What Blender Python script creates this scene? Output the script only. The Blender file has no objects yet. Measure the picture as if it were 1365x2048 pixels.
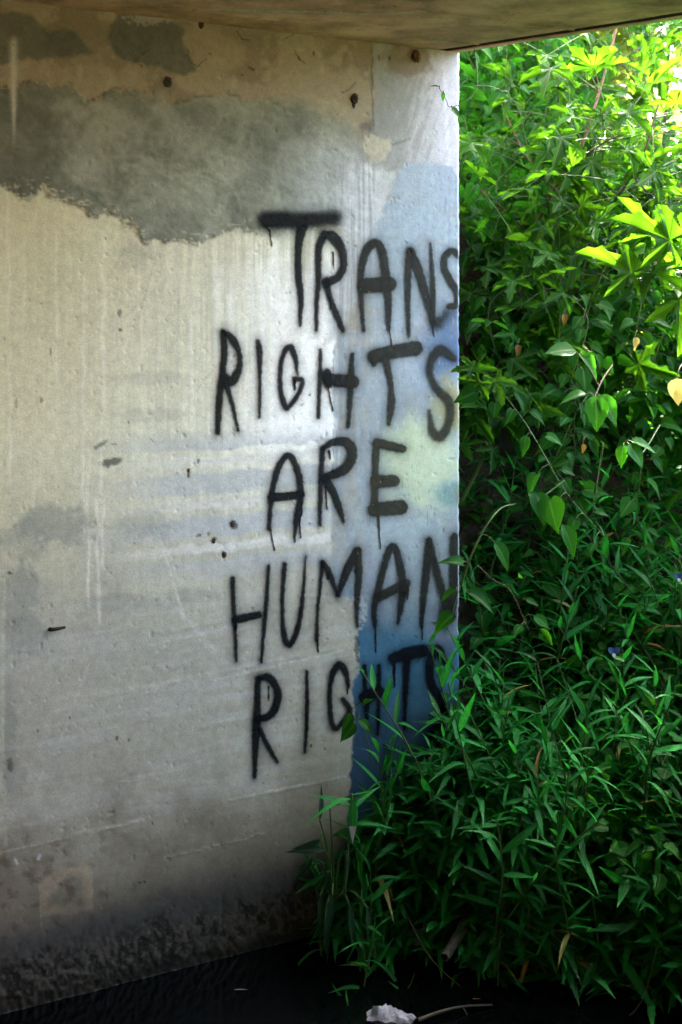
import bpy, math, random
import numpy as np
from mathutils import Vector, Matrix

random.seed(7)
RNG = np.random.default_rng(11)
R = math.radians
SC = bpy.context.scene
COL = SC.collection

# ------------------------------------------------------------------ camera, sky, sun, exposure
FPX = 2400.0                 # focal length in photo pixels
HZ = 633.0                   # photo row of the horizon
EYE = 1.5                    # eye height above the creek
cam_d = bpy.data.cameras.new('camera')
cam = bpy.data.objects.new('camera', cam_d)
COL.objects.link(cam)
cam.location = (0, 0, 0)
cam.rotation_euler = (R(90), 0, 0)
cam_d.sensor_width = 36.0
cam_d.lens = FPX / 2048.0 * 36.0
cam_d.shift_y = -(1024.0 - HZ) / 2048.0
cam_d.clip_start = 0.05
cam_d.clip_end = 400
cam_d.dof.use_dof = True
cam_d.dof.focus_distance = 2.85
cam_d.dof.aperture_fstop = 4.0
SC.camera = cam

SUN_AZ, SUN_EL = R(24), R(50)          # azimuth from +Y towards +X
world = bpy.data.worlds.new('World')
SC.world = world
world.use_nodes = True
wn = world.node_tree
bg = wn.nodes['Background']
sky = wn.nodes.new('ShaderNodeTexSky')
sky.sky_type = 'NISHITA'
sky.sun_disc = False
sky.sun_elevation = SUN_EL
sky.sun_rotation = SUN_AZ
sky.air_density = 1.0
sky.dust_density = 5.0
sky.ozone_density = 0.6
wn.links.new(sky.outputs[0], bg.inputs[0])
bg.inputs[1].default_value = 0.15
sun_d = bpy.data.lights.new('sun', 'SUN')
sun_d.energy = 2.4
sun_d.angle = R(0.5)
sun_d.color = (1.0, 0.93, 0.80)
sun = bpy.data.objects.new('sun', sun_d)
COL.objects.link(sun)
sdir = Vector((math.sin(SUN_AZ) * math.cos(SUN_EL), math.cos(SUN_AZ) * math.cos(SUN_EL), math.sin(SUN_EL)))
sun.rotation_euler = sdir.to_track_quat('Z', 'Y').to_euler()
sun.location = (4, 8, 10)
SC.view_settings.view_transform = 'Standard'
SC.view_settings.look = 'None'
SC.view_settings.gamma = 1.0
SC.view_settings.use_curve_mapping = False
SC.view_settings.exposure = 5.15
SC.cycles.transparent_max_bounces = 16
SC.cycles.max_bounces = 10

# ------------------------------------------------------------------ helpers
CORNER = np.array([0.3076, 3.095])
D = np.array([0.8950, 0.4460])          # along the wall, towards its free end
M = np.array([-0.4460, 0.8950])         # into the wall
ZTOP, ZW = 0.681, -1.5                  # soffit and water heights


def at(px, py, y):
    """the place at depth y that the photo shows at px, py"""
    return Vector(((px - 682.5) / FPX * y, y, -(py - HZ) / FPX * y))


def on_wall(px, py):
    """wall coordinates (u along the wall, z) of a photo position"""
    k = (px - 682.5) / FPX
    # point = CORNER + u*D ; X = k*Y
    u = (k * CORNER[1] - CORNER[0]) / (D[0] - k * D[1])
    y = CORNER[1] + u * D[1]
    return u, -(py - HZ) / FPX * y


def wall_map(u, z):
    x = CORNER[0] + u * D[0]
    y = CORNER[1] + u * D[1]
    return 682.5 + FPX * x / y, HZ - FPX * z / y


def lin(r, g, b):
    c = np.array([r, g, b]) / 255.0
    return np.where(c <= 0.04045, c / 12.92, ((c + 0.055) / 1.055) ** 2.4)


def ss(x, a, b):
    t = np.clip((x - a) / (b - a), 0, 1)
    return t * t * (3 - 2 * t)


_TAB = np.random.default_rng(3).random((256, 256))


def vn(x, y, seed=0):
    x = np.asarray(x, float) + seed * 17.31
    y = np.asarray(y, float) + seed * 9.77
    xi, yi = np.floor(x).astype(int), np.floor(y).astype(int)
    fx, fy = x - xi, y - yi
    fx, fy = fx * fx * (3 - 2 * fx), fy * fy * (3 - 2 * fy)
    a = _TAB[xi & 255, yi & 255]
    b = _TAB[(xi + 1) & 255, yi & 255]
    c = _TAB[xi & 255, (yi + 1) & 255]
    d = _TAB[(xi + 1) & 255, (yi + 1) & 255]
    return (a * (1 - fx) + b * fx) * (1 - fy) + (c * (1 - fx) + d * fx) * fy


def fb(x, y, seed=0, octs=4):
    s, w, t = 0.0, 0.5, 0.0
    for i in range(octs):
        s = s + w * vn(x * 2 ** i, y * 2 ** i, seed + i * 5)
        t += w
        w *= 0.55
    return s / t


def seg_dist(x, y, p, q, rp=0.0, rq=0.0):
    dx, dy = q[0] - p[0], q[1] - p[1]
    l2 = dx * dx + dy * dy + 1e-9
    t = np.clip(((x - p[0]) * dx + (y - p[1]) * dy) / l2, 0, 1)
    return np.hypot(x - p[0] - t * dx, y - p[1] - t * dy) - (rp + (rq - rp) * t)


def poly_sd(x, y, pts):
    """signed distance to a polygon, positive inside"""
    inside = np.zeros(np.shape(x), bool)
    d = np.full(np.shape(x), 1e9)
    n = len(pts)
    for i in range(n):
        p, q = pts[i], pts[(i + 1) % n]
        d = np.minimum(d, seg_dist(x, y, p, q))
        if p[1] != q[1]:
            c = ((p[1] > y) != (q[1] > y)) & (x < (q[0] - p[0]) * (y - p[1]) / (q[1] - p[1]) + p[0])
            inside ^= c
    return np.where(inside, d, -d)


def mesh_np(name, verts, faces, smooth=True):
    me = bpy.data.meshes.new(name)
    verts = np.asarray(verts, np.float32)
    if isinstance(faces, np.ndarray):
        nf, k = faces.shape
        me.vertices.add(len(verts))
        me.vertices.foreach_set('co', verts.ravel())
        me.loops.add(nf * k)
        me.loops.foreach_set('vertex_index', faces.astype(np.int32).ravel())
        me.polygons.add(nf)
        me.polygons.foreach_set('loop_start', np.arange(0, nf * k, k, dtype=np.int32))
        me.polygons.foreach_set('loop_total', np.full(nf, k, dtype=np.int32))
        me.update(calc_edges=True)
    else:
        me.from_pydata([tuple(map(float, v)) for v in verts], [], faces)
        me.update()
    me.polygons.foreach_set('use_smooth', np.full(len(me.polygons), smooth))
    return me


def fattr(me, name, vals):
    a = me.attributes.new(name, 'FLOAT', 'POINT')
    a.data.foreach_set('value', np.asarray(vals, np.float32).ravel())


def cattr(me, name, rgb):
    a = me.attributes.new(name, 'FLOAT_COLOR', 'POINT')
    c = np.ones((len(rgb), 4), np.float32)
    c[:, :3] = rgb
    a.data.foreach_set('color', c.ravel())


def link(name, me, mat=None, parent=None, label=None, cat=None, group=None, kind=None):
    o = bpy.data.objects.new(name, me)
    COL.objects.link(o)
    if mat is not None and me is not None and not me.materials:
        me.materials.append(mat)
    if parent is not None:
        o.parent = parent
    for k, v in (('label', label), ('category', cat), ('group', group), ('kind', kind)):
        if v:
            o[k] = v
    return o


def grid_faces(nu, nv):
    i = np.arange(nu - 1)[:, None]
    j = np.arange(nv - 1)[None, :]
    a = (i * nv + j).ravel()
    return np.stack([a, a + nv, a + nv + 1, a + 1], 1)


def tube(paths, sides=5):
    """paths: list of (points, r0, r1); returns verts, quad faces"""
    V, F, base = [], [], 0
    for pts, r0, r1 in paths:
        P = [Vector(p) for p in pts]
        n = len(P)
        ref = Vector((0.31, 0.77, 0.2))
        for i, p in enumerate(P):
            t = (P[min(i + 1, n - 1)] - P[max(i - 1, 0)])
            t = t.normalized() if t.length > 1e-9 else Vector((0, 0, 1))
            a = t.cross(ref)
            if a.length < 1e-4:
                a = t.cross(Vector((1, 0, 0)))
            a.normalize()
            b = t.cross(a)
            r = r0 + (r1 - r0) * i / max(n - 1, 1)
            for k in range(sides):
                th = 2 * math.pi * k / sides
                V.append(p + a * (r * math.cos(th)) + b * (r * math.sin(th)))
            if i:
                for k in range(sides):
                    k2 = (k + 1) % sides
                    F.append((base + (i - 1) * sides + k, base + (i - 1) * sides + k2, base + i * sides + k2, base + i * sides + k))
        base += n * sides
    return np.array([tuple(v) for v in V]), np.array(F)


def spline(pts, n):
    """Catmull-Rom through pts, n samples per span"""
    P = [Vector(p) for p in pts]
    P = [P[0] * 2 - P[1]] + P + [P[-1] * 2 - P[-2]]
    out = []
    for i in range(1, len(P) - 2):
        for k in range(n):
            t = k / n
            out.append(0.5 * ((2 * P[i]) + (P[i + 1] - P[i - 1]) * t + (2 * P[i - 1] - 5 * P[i] + 4 * P[i + 1] - P[i + 2]) * t * t
                              + (3 * P[i] - P[i - 1] - 3 * P[i + 1] + P[i + 2]) * t ** 3))
    out.append(P[-2])
    return out


def frame(tip, normal, scale, loc):
    y = tip.normalized()
    x = y.cross(normal)
    if x.length < 1e-4:
        x = y.cross(Vector((0.3, 1, 0.2)))
    x.normalize()
    z = x.cross(y)
    m = Matrix((x, y, z)).transposed().to_4x4()
    return Matrix.Translation(loc) @ m @ Matrix.Scale(scale, 4)


# ------------------------------------------------------------------ materials
def new_mat(name):
    m = bpy.data.materials.new(name)
    m.use_nodes = True
    return m, m.node_tree.nodes, m.node_tree.links, m.node_tree.nodes['Principled BSDF']


def N(nodes, t, **kw):
    n = nodes.new(t)
    for k, v in kw.items():
        setattr(n, k, v)
    return n


def noise_node(nodes, links, scale, detail=4, rough=0.6, vec=None):
    n = N(nodes, 'ShaderNodeTexNoise')
    n.inputs['Scale'].default_value = scale
    n.inputs['Detail'].default_value = detail
    n.inputs['Roughness'].default_value = rough
    if vec is not None:
        links.new(vec, n.inputs['Vector'])
    return n


def ramp(nodes, links, src, stops):
    r = N(nodes, 'ShaderNodeValToRGB')
    el = r.color_ramp.elements
    while len(el) < len(stops):
        el.new(0.5)
    for e, (p, c) in zip(el, stops):
        e.position = p
        e.color = (*c, 1) if len(c) == 3 else c
    links.new(src, r.inputs[0])
    return r


def mixrgb(nodes, links, mode, fac, a, b):
    m = N(nodes, 'ShaderNodeMix', data_type='RGBA', blend_type=mode)
    for sock, v in ((m.inputs[0], fac), (m.inputs[6], a), (m.inputs[7], b)):
        if hasattr(v, 'links'):
            links.new(v, sock)
        elif isinstance(v, (int, float)):
            sock.default_value = v
        else:
            sock.default_value = (*v, 1)
    return m.outputs[2]


def concrete_wall_mat():
    m, n, l, p = new_mat('painted_concrete')
    at_ = N(n, 'ShaderNodeAttribute', attribute_name='pigment')
    tc = N(n, 'ShaderNodeTexCoord')
    g1 = noise_node(n, l, 420, 3, 0.7, tc.outputs['Object'])
    g2 = noise_node(n, l, 60, 5, 0.65, tc.outputs['Object'])
    r1 = ramp(n, l, g1.outputs['Fac'], [(0.3, (0.74,) * 3), (0.62, (1.06,) * 3)])
    r2 = ramp(n, l, g2.outputs['Fac'], [(0.32, (0.84,) * 3), (0.7, (1.06,) * 3)])
    c = mixrgb(n, l, 'MULTIPLY', 1.0, at_.outputs['Color'], r1.outputs[0])
    c = mixrgb(n, l, 'MULTIPLY', 1.0, c, r2.outputs[0])
    l.new(c, p.inputs['Base Color'])
    wet = N(n, 'ShaderNodeAttribute', attribute_name='wet')
    ro = N(n, 'ShaderNodeMapRange')
    l.new(wet.outputs['Fac'], ro.inputs[0])
    ro.inputs[3].default_value = 0.82
    ro.inputs[4].default_value = 0.5
    l.new(ro.outputs[0], p.inputs['Roughness'])
    b = N(n, 'ShaderNodeBump')
    b.inputs['Strength'].default_value = 0.22
    b.inputs['Distance'].default_value = 0.0015
    l.new(g1.outputs['Fac'], b.inputs['Height'])
    b2 = N(n, 'ShaderNodeBump')
    b2.inputs['Strength'].default_value = 0.14
    b2.inputs['Distance'].default_value = 0.004
    l.new(g2.outputs['Fac'], b2.inputs['Height'])
    l.new(b2.outputs[0], b.inputs['Normal'])
    l.new(b.outputs[0], p.inputs['Normal'])
    return m


def spray_mat():
    m, n, l, p = new_mat('black_spray_paint')
    cov = N(n, 'ShaderNodeAttribute', attribute_name='cover')
    tone = N(n, 'ShaderNodeAttribute', attribute_name='tone')
    tc = N(n, 'ShaderNodeTexCoord')
    g = noise_node(n, l, 480, 3, 0.7, tc.outputs['Object'])
    # speckled edge: cover + (noise-.5)*k, steepened
    a = N(n, 'ShaderNodeMath', operation='MULTIPLY_ADD')
    l.new(g.outputs['Fac'], a.inputs[0])
    a.inputs[1].default_value = 1.0
    a.inputs[2].default_value = -0.5
    k = N(n, 'ShaderNodeMath', operation='MULTIPLY')
    l.new(a.outputs[0], k.inputs[0])
    w = N(n, 'ShaderNodeMath', operation='SUBTRACT')
    w.inputs[0].default_value = 1.0
    l.new(cov.outputs['Fac'], w.inputs[1])
    w2 = N(n, 'ShaderNodeMath', operation='MULTIPLY')
    l.new(w.outputs[0], w2.inputs[0])
    l.new(cov.outputs['Fac'], w2.inputs[1])
    w3 = N(n, 'ShaderNodeMath', operation='MULTIPLY')
    l.new(w2.outputs[0], w3.inputs[0])
    w3.inputs[1].default_value = 4.0
    l.new(w3.outputs[0], k.inputs[1])
    s = N(n, 'ShaderNodeMath', operation='ADD', use_clamp=True)
    l.new(cov.outputs['Fac'], s.inputs[0])
    l.new(k.outputs[0], s.inputs[1])
    col = ramp(n, l, tone.outputs['Fac'], [(0.0, (0.0035, 0.0045, 0.0065)), (1.0, (0.030, 0.028, 0.018))])
    g2 = noise_node(n, l, 90, 4, 0.6, tc.outputs['Object'])
    r2 = ramp(n, l, g2.outputs['Fac'], [(0.3, (0.6,) * 3), (0.7, (1.5,) * 3)])
    l.new(mixrgb(n, l, 'MULTIPLY', 1.0, col.outputs[0], r2.outputs[0]), p.inputs['Base Color'])
    p.inputs['Roughness'].default_value = 0.6
    p.inputs['Specular IOR Level'].default_value = 0.06
    l.new(s.outputs[0], p.inputs['Alpha'])
    b = N(n, 'ShaderNodeBump')
    b.inputs['Strength'].default_value = 0.3
    b.inputs['Distance'].default_value = 0.004
    g3 = noise_node(n, l, 420, 3, 0.7, tc.outputs['Object'])
    l.new(g3.outputs['Fac'], b.inputs['Height'])
    l.new(b.outputs[0], p.inputs['Normal'])
    return m


def soffit_mat():
    m, n, l, p = new_mat('stained_deck_concrete')
    tc = N(n, 'ShaderNodeTexCoord')
    mp = N(n, 'ShaderNodeMapping')
    mp.inputs['Rotation'].default_value = (0, 0, R(26))
    mp.inputs['Scale'].default_value = (1.0, 2.4, 1.0)
    l.new(tc.outputs['Object'], mp.inputs['Vector'])
    a = noise_node(n, l, 2.2, 7, 0.62, mp.outputs[0])
    b_ = noise_node(n, l, 260, 3, 0.7, tc.outputs['Object'])
    r = ramp(n, l, a.outputs['Fac'], [(0.3, lin(150, 112, 88)), (0.48, lin(202, 158, 130)), (0.7, lin(226, 190, 162))])
    r2 = ramp(n, l, b_.outputs['Fac'], [(0.3, (0.75,) * 3), (0.65, (1.05,) * 3)])
    l.new(mixrgb(n, l, 'MULTIPLY', 1.0, r.outputs[0], r2.outputs[0]), p.inputs['Base Color'])
    st_ = noise_node(n, l, 9, 6, 0.7, tc.outputs['Object'])
    r3 = ramp(n, l, st_.outputs['Fac'], [(0.36, (0.55, 0.55, 0.52)), (0.55, (1.0,) * 3), (0.72, (1.12,) * 3)])
    base_c = p.inputs['Base Color'].links[0].from_socket
    sp_ = noise_node(n, l, 70, 2, 0.5, tc.outputs['Object'])
    r4 = ramp(n, l, sp_.outputs['Fac'], [(0.24, (0.35, 0.3, 0.25)), (0.31, (1.0,) * 3)])
    cc = mixrgb(n, l, 'MULTIPLY', 1.0, base_c, r3.outputs[0])
    l.new(mixrgb(n, l, 'MULTIPLY', 1.0, cc, r4.outputs[0]), p.inputs['Base Color'])
    p.inputs['Roughness'].default_value = 0.85
    bp = N(n, 'ShaderNodeBump')
    bp.inputs['Strength'].default_value = 0.5
    bp.inputs['Distance'].default_value = 0.01
    l.new(a.outputs['Fac'], bp.inputs['Height'])
    l.new(bp.outputs[0], p.inputs['Normal'])
    return m


def plain_mat(name, col, rough=0.8, var=0.35, scale=30, bump=0.3, dist=0.01, spec=0.3):
    m, n, l, p = new_mat(name)
    tc = N(n, 'ShaderNodeTexCoord')
    a = noise_node(n, l, scale, 6, 0.65, tc.outputs['Object'])
    c = np.array(col)
    r = ramp(n, l, a.outputs['Fac'], [(0.3, tuple(c * (1 - var))), (0.7, tuple(c * (1 + var)))])
    l.new(r.outputs[0], p.inputs['Base Color'])
    p.inputs['Roughness'].default_value = rough
    p.inputs['Specular IOR Level'].default_value = spec
    if bump:
        bp = N(n, 'ShaderNodeBump')
        bp.inputs['Strength'].default_value = bump
        bp.inputs['Distance'].default_value = dist
        l.new(a.outputs['Fac'], bp.inputs['Height'])
        l.new(bp.outputs[0], p.inputs['Normal'])
    return m


def leaf_mat(name, c_dark, c_light, trans, tcol, rough=0.42, vein=0.35, spec=0.35):
    """green blade: surface colour varies leaf by leaf, pale veins, light shining through"""
    m, n, l, p = new_mat(name)
    out = n['Material Output']
    oi = N(n, 'ShaderNodeObjectInfo')
    ti = N(n, 'ShaderNodeAttribute', attribute_name='tint')
    s = N(n, 'ShaderNodeMath', operation='ADD')
    l.new(oi.outputs['Random'], s.inputs[0])
    l.new(ti.outputs['Fac'], s.inputs[1])
    fr = N(n, 'ShaderNodeMath', operation='FRACT')
    l.new(s.outputs[0], fr.inputs[0])
    mid = tuple((np.array(c_dark) + np.array(c_light)) / 2)
    base = ramp(n, l, fr.outputs[0], [(0.0, c_dark), (0.55, mid), (1.0, c_light)])
    tc = N(n, 'ShaderNodeTexCoord')
    g = noise_node(n, l, 35, 4, 0.6, tc.outputs['Object'])
    rg = ramp(n, l, g.outputs['Fac'], [(0.3, (0.75,) * 3), (0.7, (1.25,) * 3)])
    c = mixrgb(n, l, 'MULTIPLY', 1.0, base.outputs[0], rg.outputs[0])
    va = N(n, 'ShaderNodeAttribute', attribute_name='vein')
    vr = ramp(n, l, va.outputs['Fac'], [(0.86, (0, 0, 0)), (0.97, (vein,) * 3)])
    c = mixrgb(n, l, 'MIX', vr.outputs[0], c, (0.22, 0.32, 0.12))
    l.new(c, p.inputs['Base Color'])
    p.inputs['Roughness'].default_value = rough
    p.inputs['Specular IOR Level'].default_value = spec
    tr = N(n, 'ShaderNodeBsdfTranslucent')
    tb = mixrgb(n, l, 'MULTIPLY', 1.0, rg.outputs[0], tcol)
    l.new(tb, tr.inputs['Color'])
    mx = N(n, 'ShaderNodeMixShader')
    mx.inputs[0].default_value = trans
    l.new(p.outputs[0], mx.inputs[1])
    l.new(tr.outputs[0], mx.inputs[2])
    l.new(mx.outputs[0], out.inputs['Surface'])
    return m


def water_mat():
    m, n, l, p = new_mat('murky_creek_water')
    p.inputs['Base Color'].default_value = (0.0010, 0.0014, 0.0016, 1)
    p.inputs['Specular IOR Level'].default_value = 0.28
    p.inputs['Roughness'].default_value = 0.06
    p.inputs['IOR'].default_value = 1.33
    tc = N(n, 'ShaderNodeTexCoord')
    a = noise_node(n, l, 9, 3, 0.5, tc.outputs['Object'])
    b = N(n, 'ShaderNodeBump')
    b.inputs['Strength'].default_value = 0.05
    b.inputs['Distance'].default_value = 0.02
    l.new(a.outputs['Fac'], b.inputs['Height'])
    l.new(b.outputs[0], p.inputs['Normal'])
    return m


MAT = dict(
    wall=concrete_wall_mat(), spray=spray_mat(), soffit=soffit_mat(), water=water_mat(),
    soil=plain_mat('dark_bank_soil', (0.035, 0.028, 0.02), 0.95, 0.5, 14, 0.8, 0.05, 0.1),
    bark=plain_mat('brown_bark', (0.13, 0.085, 0.05), 0.85, 0.45, 60, 0.5, 0.01),
    darkbark=plain_mat('dark_stem', (0.05, 0.055, 0.03), 0.8, 0.4, 60, 0.4, 0.01),
    vinestem=plain_mat('green_stem', (0.045, 0.08, 0.012), 0.6, 0.4, 25, 0),
    weedstem=plain_mat('weed_stem', (0.03, 0.065, 0.012), 0.6, 0.4, 25, 0),
    drystem=plain_mat('dry_stem', (0.075, 0.055, 0.026), 0.8, 0.4, 40, 0),
    mud=plain_mat('dried_mud', (0.19, 0.10, 0.04), 0.95, 0.6, 90, 1.0, 0.01),
    mud_groove_shade=plain_mat('crust_groove_shade', (0.055, 0.04, 0.03), 0.95, 0.6, 90, 1.0, 0.01),
    rust=plain_mat('rusty_steel', (0.035, 0.022, 0.017), 0.9, 0.6, 90, 1.0, 0.01),
    lime=plain_mat('lime_streak', (0.42, 0.38, 0.33), 0.9, 0.4, 40, 0.5, 0.01),
    plastic=plain_mat('dirty_film', (0.19, 0.19, 0.22), 0.5, 0.6, 35, 0.4, 0.02, 0.3),
    film=plain_mat('dull_film', (0.07, 0.08, 0.10), 0.5, 0.5, 25, 0.4, 0.02, 0.3),
    driftwood=plain_mat('driftwood', (0.05, 0.038, 0.028), 0.85, 0.4, 60, 0.6, 0.01),
    bluepetal=plain_mat('blue_petal', (0.05, 0.10, 0.34), 0.6, 0.25, 80, 0),
    whitepetal=plain_mat('pale_petal', (0.6, 0.6, 0.68), 0.6, 0.2, 80, 0),
    maple=leaf_mat('maple_leaf', (0.005, 0.038, 0.005), (0.016, 0.080, 0.008), 0.42, (0.085, 0.25, 0.006), 0.6, 0.45, .05),
    mapleshade=leaf_mat('shaded_maple_leaf', (0.004, 0.034, 0.006), (0.012, 0.075, 0.010), 0.42, (0.055, 0.27, 0.008), 0.55, 0.45, .06),  # maple leaf copy with the curtain's shade mixed into a deeper green
    ovate=leaf_mat('vine_leaf', (0.004, 0.040, 0.006), (0.015, 0.100, 0.012), 0.42, (0.06, 0.29, 0.008), 0.55, 0.4, .06),
    lance=leaf_mat('weed_leaf', (0.003, 0.045, 0.010), (0.018, 0.180, 0.034), 0.35, (0.025, 0.29, 0.022), 0.5, 0.25, .08),
    dock=leaf_mat('broad_dark_leaf', (0.006, 0.020, 0.012), (0.010, 0.030, 0.016), 0.22, (0.03, 0.09, 0.02), 0.45, 0.15, .15),
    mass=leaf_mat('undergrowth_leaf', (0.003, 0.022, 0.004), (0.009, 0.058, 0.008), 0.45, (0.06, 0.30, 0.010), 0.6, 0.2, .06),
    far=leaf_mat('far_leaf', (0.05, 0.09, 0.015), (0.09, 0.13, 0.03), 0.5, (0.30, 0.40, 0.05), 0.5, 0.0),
    yellow=leaf_mat('yellow_leaf', (0.24, 0.20, 0.05), (0.30, 0.25, 0.07), 0.35, (0.35, 0.3, 0.07), 0.5, 0.3),
    brownleaf=leaf_mat('withered_leaf', (0.12, 0.065, 0.015), (0.17, 0.1, 0.025), 0.35, (0.25, 0.14, 0.02), 0.6, 0.2),
    deadtip=plain_mat('dead_leaf_tip', (0.24, 0.23, 0.22), 0.7, 0.3, 60, 0.3, 0.005),
)

# ------------------------------------------------------------------ terrain, water
SX = np.array([-0.443, -0.02])


def st(x, y):
    rx, ry = x - CORNER[0], y - CORNER[1]
    return rx * D[0] + ry * D[1], rx * M[0] + ry * M[1]


def ground_z(x, y):
    s, t = st(x, y)
    # road embankment behind the wall and round its free end
    ds = np.maximum(s - 0.0, 0)
    dt = np.maximum(0.42 - t, 0) * np.where(s > -0.01, 4.6, 0)
    cone = 0.62 - 1.08 * np.sqrt(ds ** 2 + dt ** 2)
    cone = np.where((s < 0.0) & (t < 0.30), -9.0, cone)
    # waterside shelf
    tsh = np.clip(-0.02 - (s + 0.443) * 1.0, -2.2, 0.02) + np.maximum(s - 1.76, 0) * .0
    dist = t - tsh
    shelf = np.where(dist > 0, -1.53 + 0.42 * np.minimum(dist, 1.0) + 0.10 * np.clip(dist - 1, 0, 3), -1.53 + 1.2 * dist)
    shelf = np.maximum(shelf, -2.3)
    # opposite bank
    opp = -2.3 + 0.75 * np.clip(-t - 3.4, 0, 3.8) * np.where(s > 2.2, 1.0, 0.0)
    opp = np.where((s <= 2.2) & (t < -4.9), .62, opp)
    z = np.maximum(np.maximum(cone, shelf), opp)
    z = z + (fb(x * 3.0, y * 3.0, 4, 4) - 0.5) * 0.10
    far = np.hypot(x, y)
    z = z + np.clip(far - 25, 0, 300) * 0.012
    return z


def spaced(n, lim, fine):
    t = np.linspace(-1, 1, n)
    return np.sign(t) * (np.abs(t) * fine + np.abs(t) ** 5 * (lim - fine))


gx = spaced(221, 150, 3.2) + 0.8
gy = spaced(221, 150, 3.2) + 3.4
GX, GY = np.meshgrid(gx, gy, indexing='ij')
GZ = ground_z(GX, GY)
me = mesh_np('ground', np.stack([GX, GY, GZ], -1).reshape(-1, 3), grid_faces(221, 221))
link('ground', me, MAT['soil'], kind='structure')

wx = np.array([-150.0, 150.0])
me = mesh_np('water', np.array([(-150, -150, ZW), (150, -150, ZW), (150, 150, ZW), (-150, 150, ZW)]), np.array([[0, 1, 2, 3]]))
link('water', me, MAT['water'], kind='structure')

# ------------------------------------------------------------------ the painted wall


def relief(a, b):
    """metres the skin stands proud of the wall plane, at photo position a, b"""
    h = (fb(a / 90, b / 90, 1, 3) - 0.5) * 0.003
    gp = gray_mask(a, b)
    h = h + gp * 0.0018 + gp * (fb(a / 20 + 2 * fb(a / 60, b / 60, 8), b / 17, 2, 4) - 0.5) * 0.003
    for (p, q, w, amp) in BOARD_LINES:
        d = np.abs(seg_dist(a, b, p, q))
        h = h + np.exp(-(d / w) ** 2) * amp * .9 * (fb(a / 14, b / 14, 17, 3) - .25)
    low = ss(b - (2030 - 0.25 * a), -150, -60)
    h = h + low * (fb(a / 8, b / 11, 330, 4) - 0.5) * -0.006
    pit = vn(a / 5, b / 6, 31)
    h = h - ss(pit, 0.93, 0.97) * 0.002
    return h


BOARD_LINES = [((0, 1706), (280, 1640), 3, .0016), ((150, 1670), (285, 1641), 3, .002), ((460, 1600), (690, 1555), 3, .0022),
               ((330, 1715), (520, 1668), 3, .002), ((200, 1395), (705, 1290), 4, .0018), ((300, 1270), (720, 1190), 4, .0014),
               ((240, 1565), (420, 1520), 3, .0016), ((60, 1500), (330, 1430), 4, .0012), ((330, 1475), (680, 1385), 3, .0012),
               ((390, 1110), (640, 1060), 5, .0014), ((330, 1010), (660, 975), 5, .0012), ((350, 925), (660, 895), 5, .0012),
               ((0, 140), (300, 125), 3, .001), ((300, 130), (700, 215), 3, .001)]

GRAY = [(-400, 150), (0, 172), (70, 165), (135, 168), (180, 205), (235, 180), (320, 185), (345, 205), (380, 200), (480, 196), (545, 194), (600, 202),
        (650, 222), (690, 240), (722, 285), (728, 330), (745, 372), (735, 440), (700, 470), (650, 440), (600, 455), (560, 470), (500, 455), (440, 462), (400, 492),
        (350, 482), (330, 490), (290, 478), (270, 452), (235, 430), (180, 432), (150, 410), (105, 395), (85, 372), (60, 400), (30, 392), (10, 372), (-400, 330)]


def warp(a, b, k, seed):
    return a + (fb(a / (k * 2), b / (k * 2), seed, 4) - 0.5) * k * 1.6, b + (fb(a / (k * 2), b / (k * 2), seed + 3, 4) - 0.5) * k * 1.6


def gray_mask(a, b):
    x, y = warp(a, b, 16, 20)
    x, y = x + (fb(a / 5, b / 7, 23, 3) - .5) * 16, y + (fb(a / 6, b / 5, 24, 3) - .5) * 20
    return ss(poly_sd(x, y, GRAY) / (1 + 7 * ss(a, 430, 640)), -3, 3)


def blend(c, col, m):
    return c + (np.asarray(col) - c) * np.asarray(m)[..., None]


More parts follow.
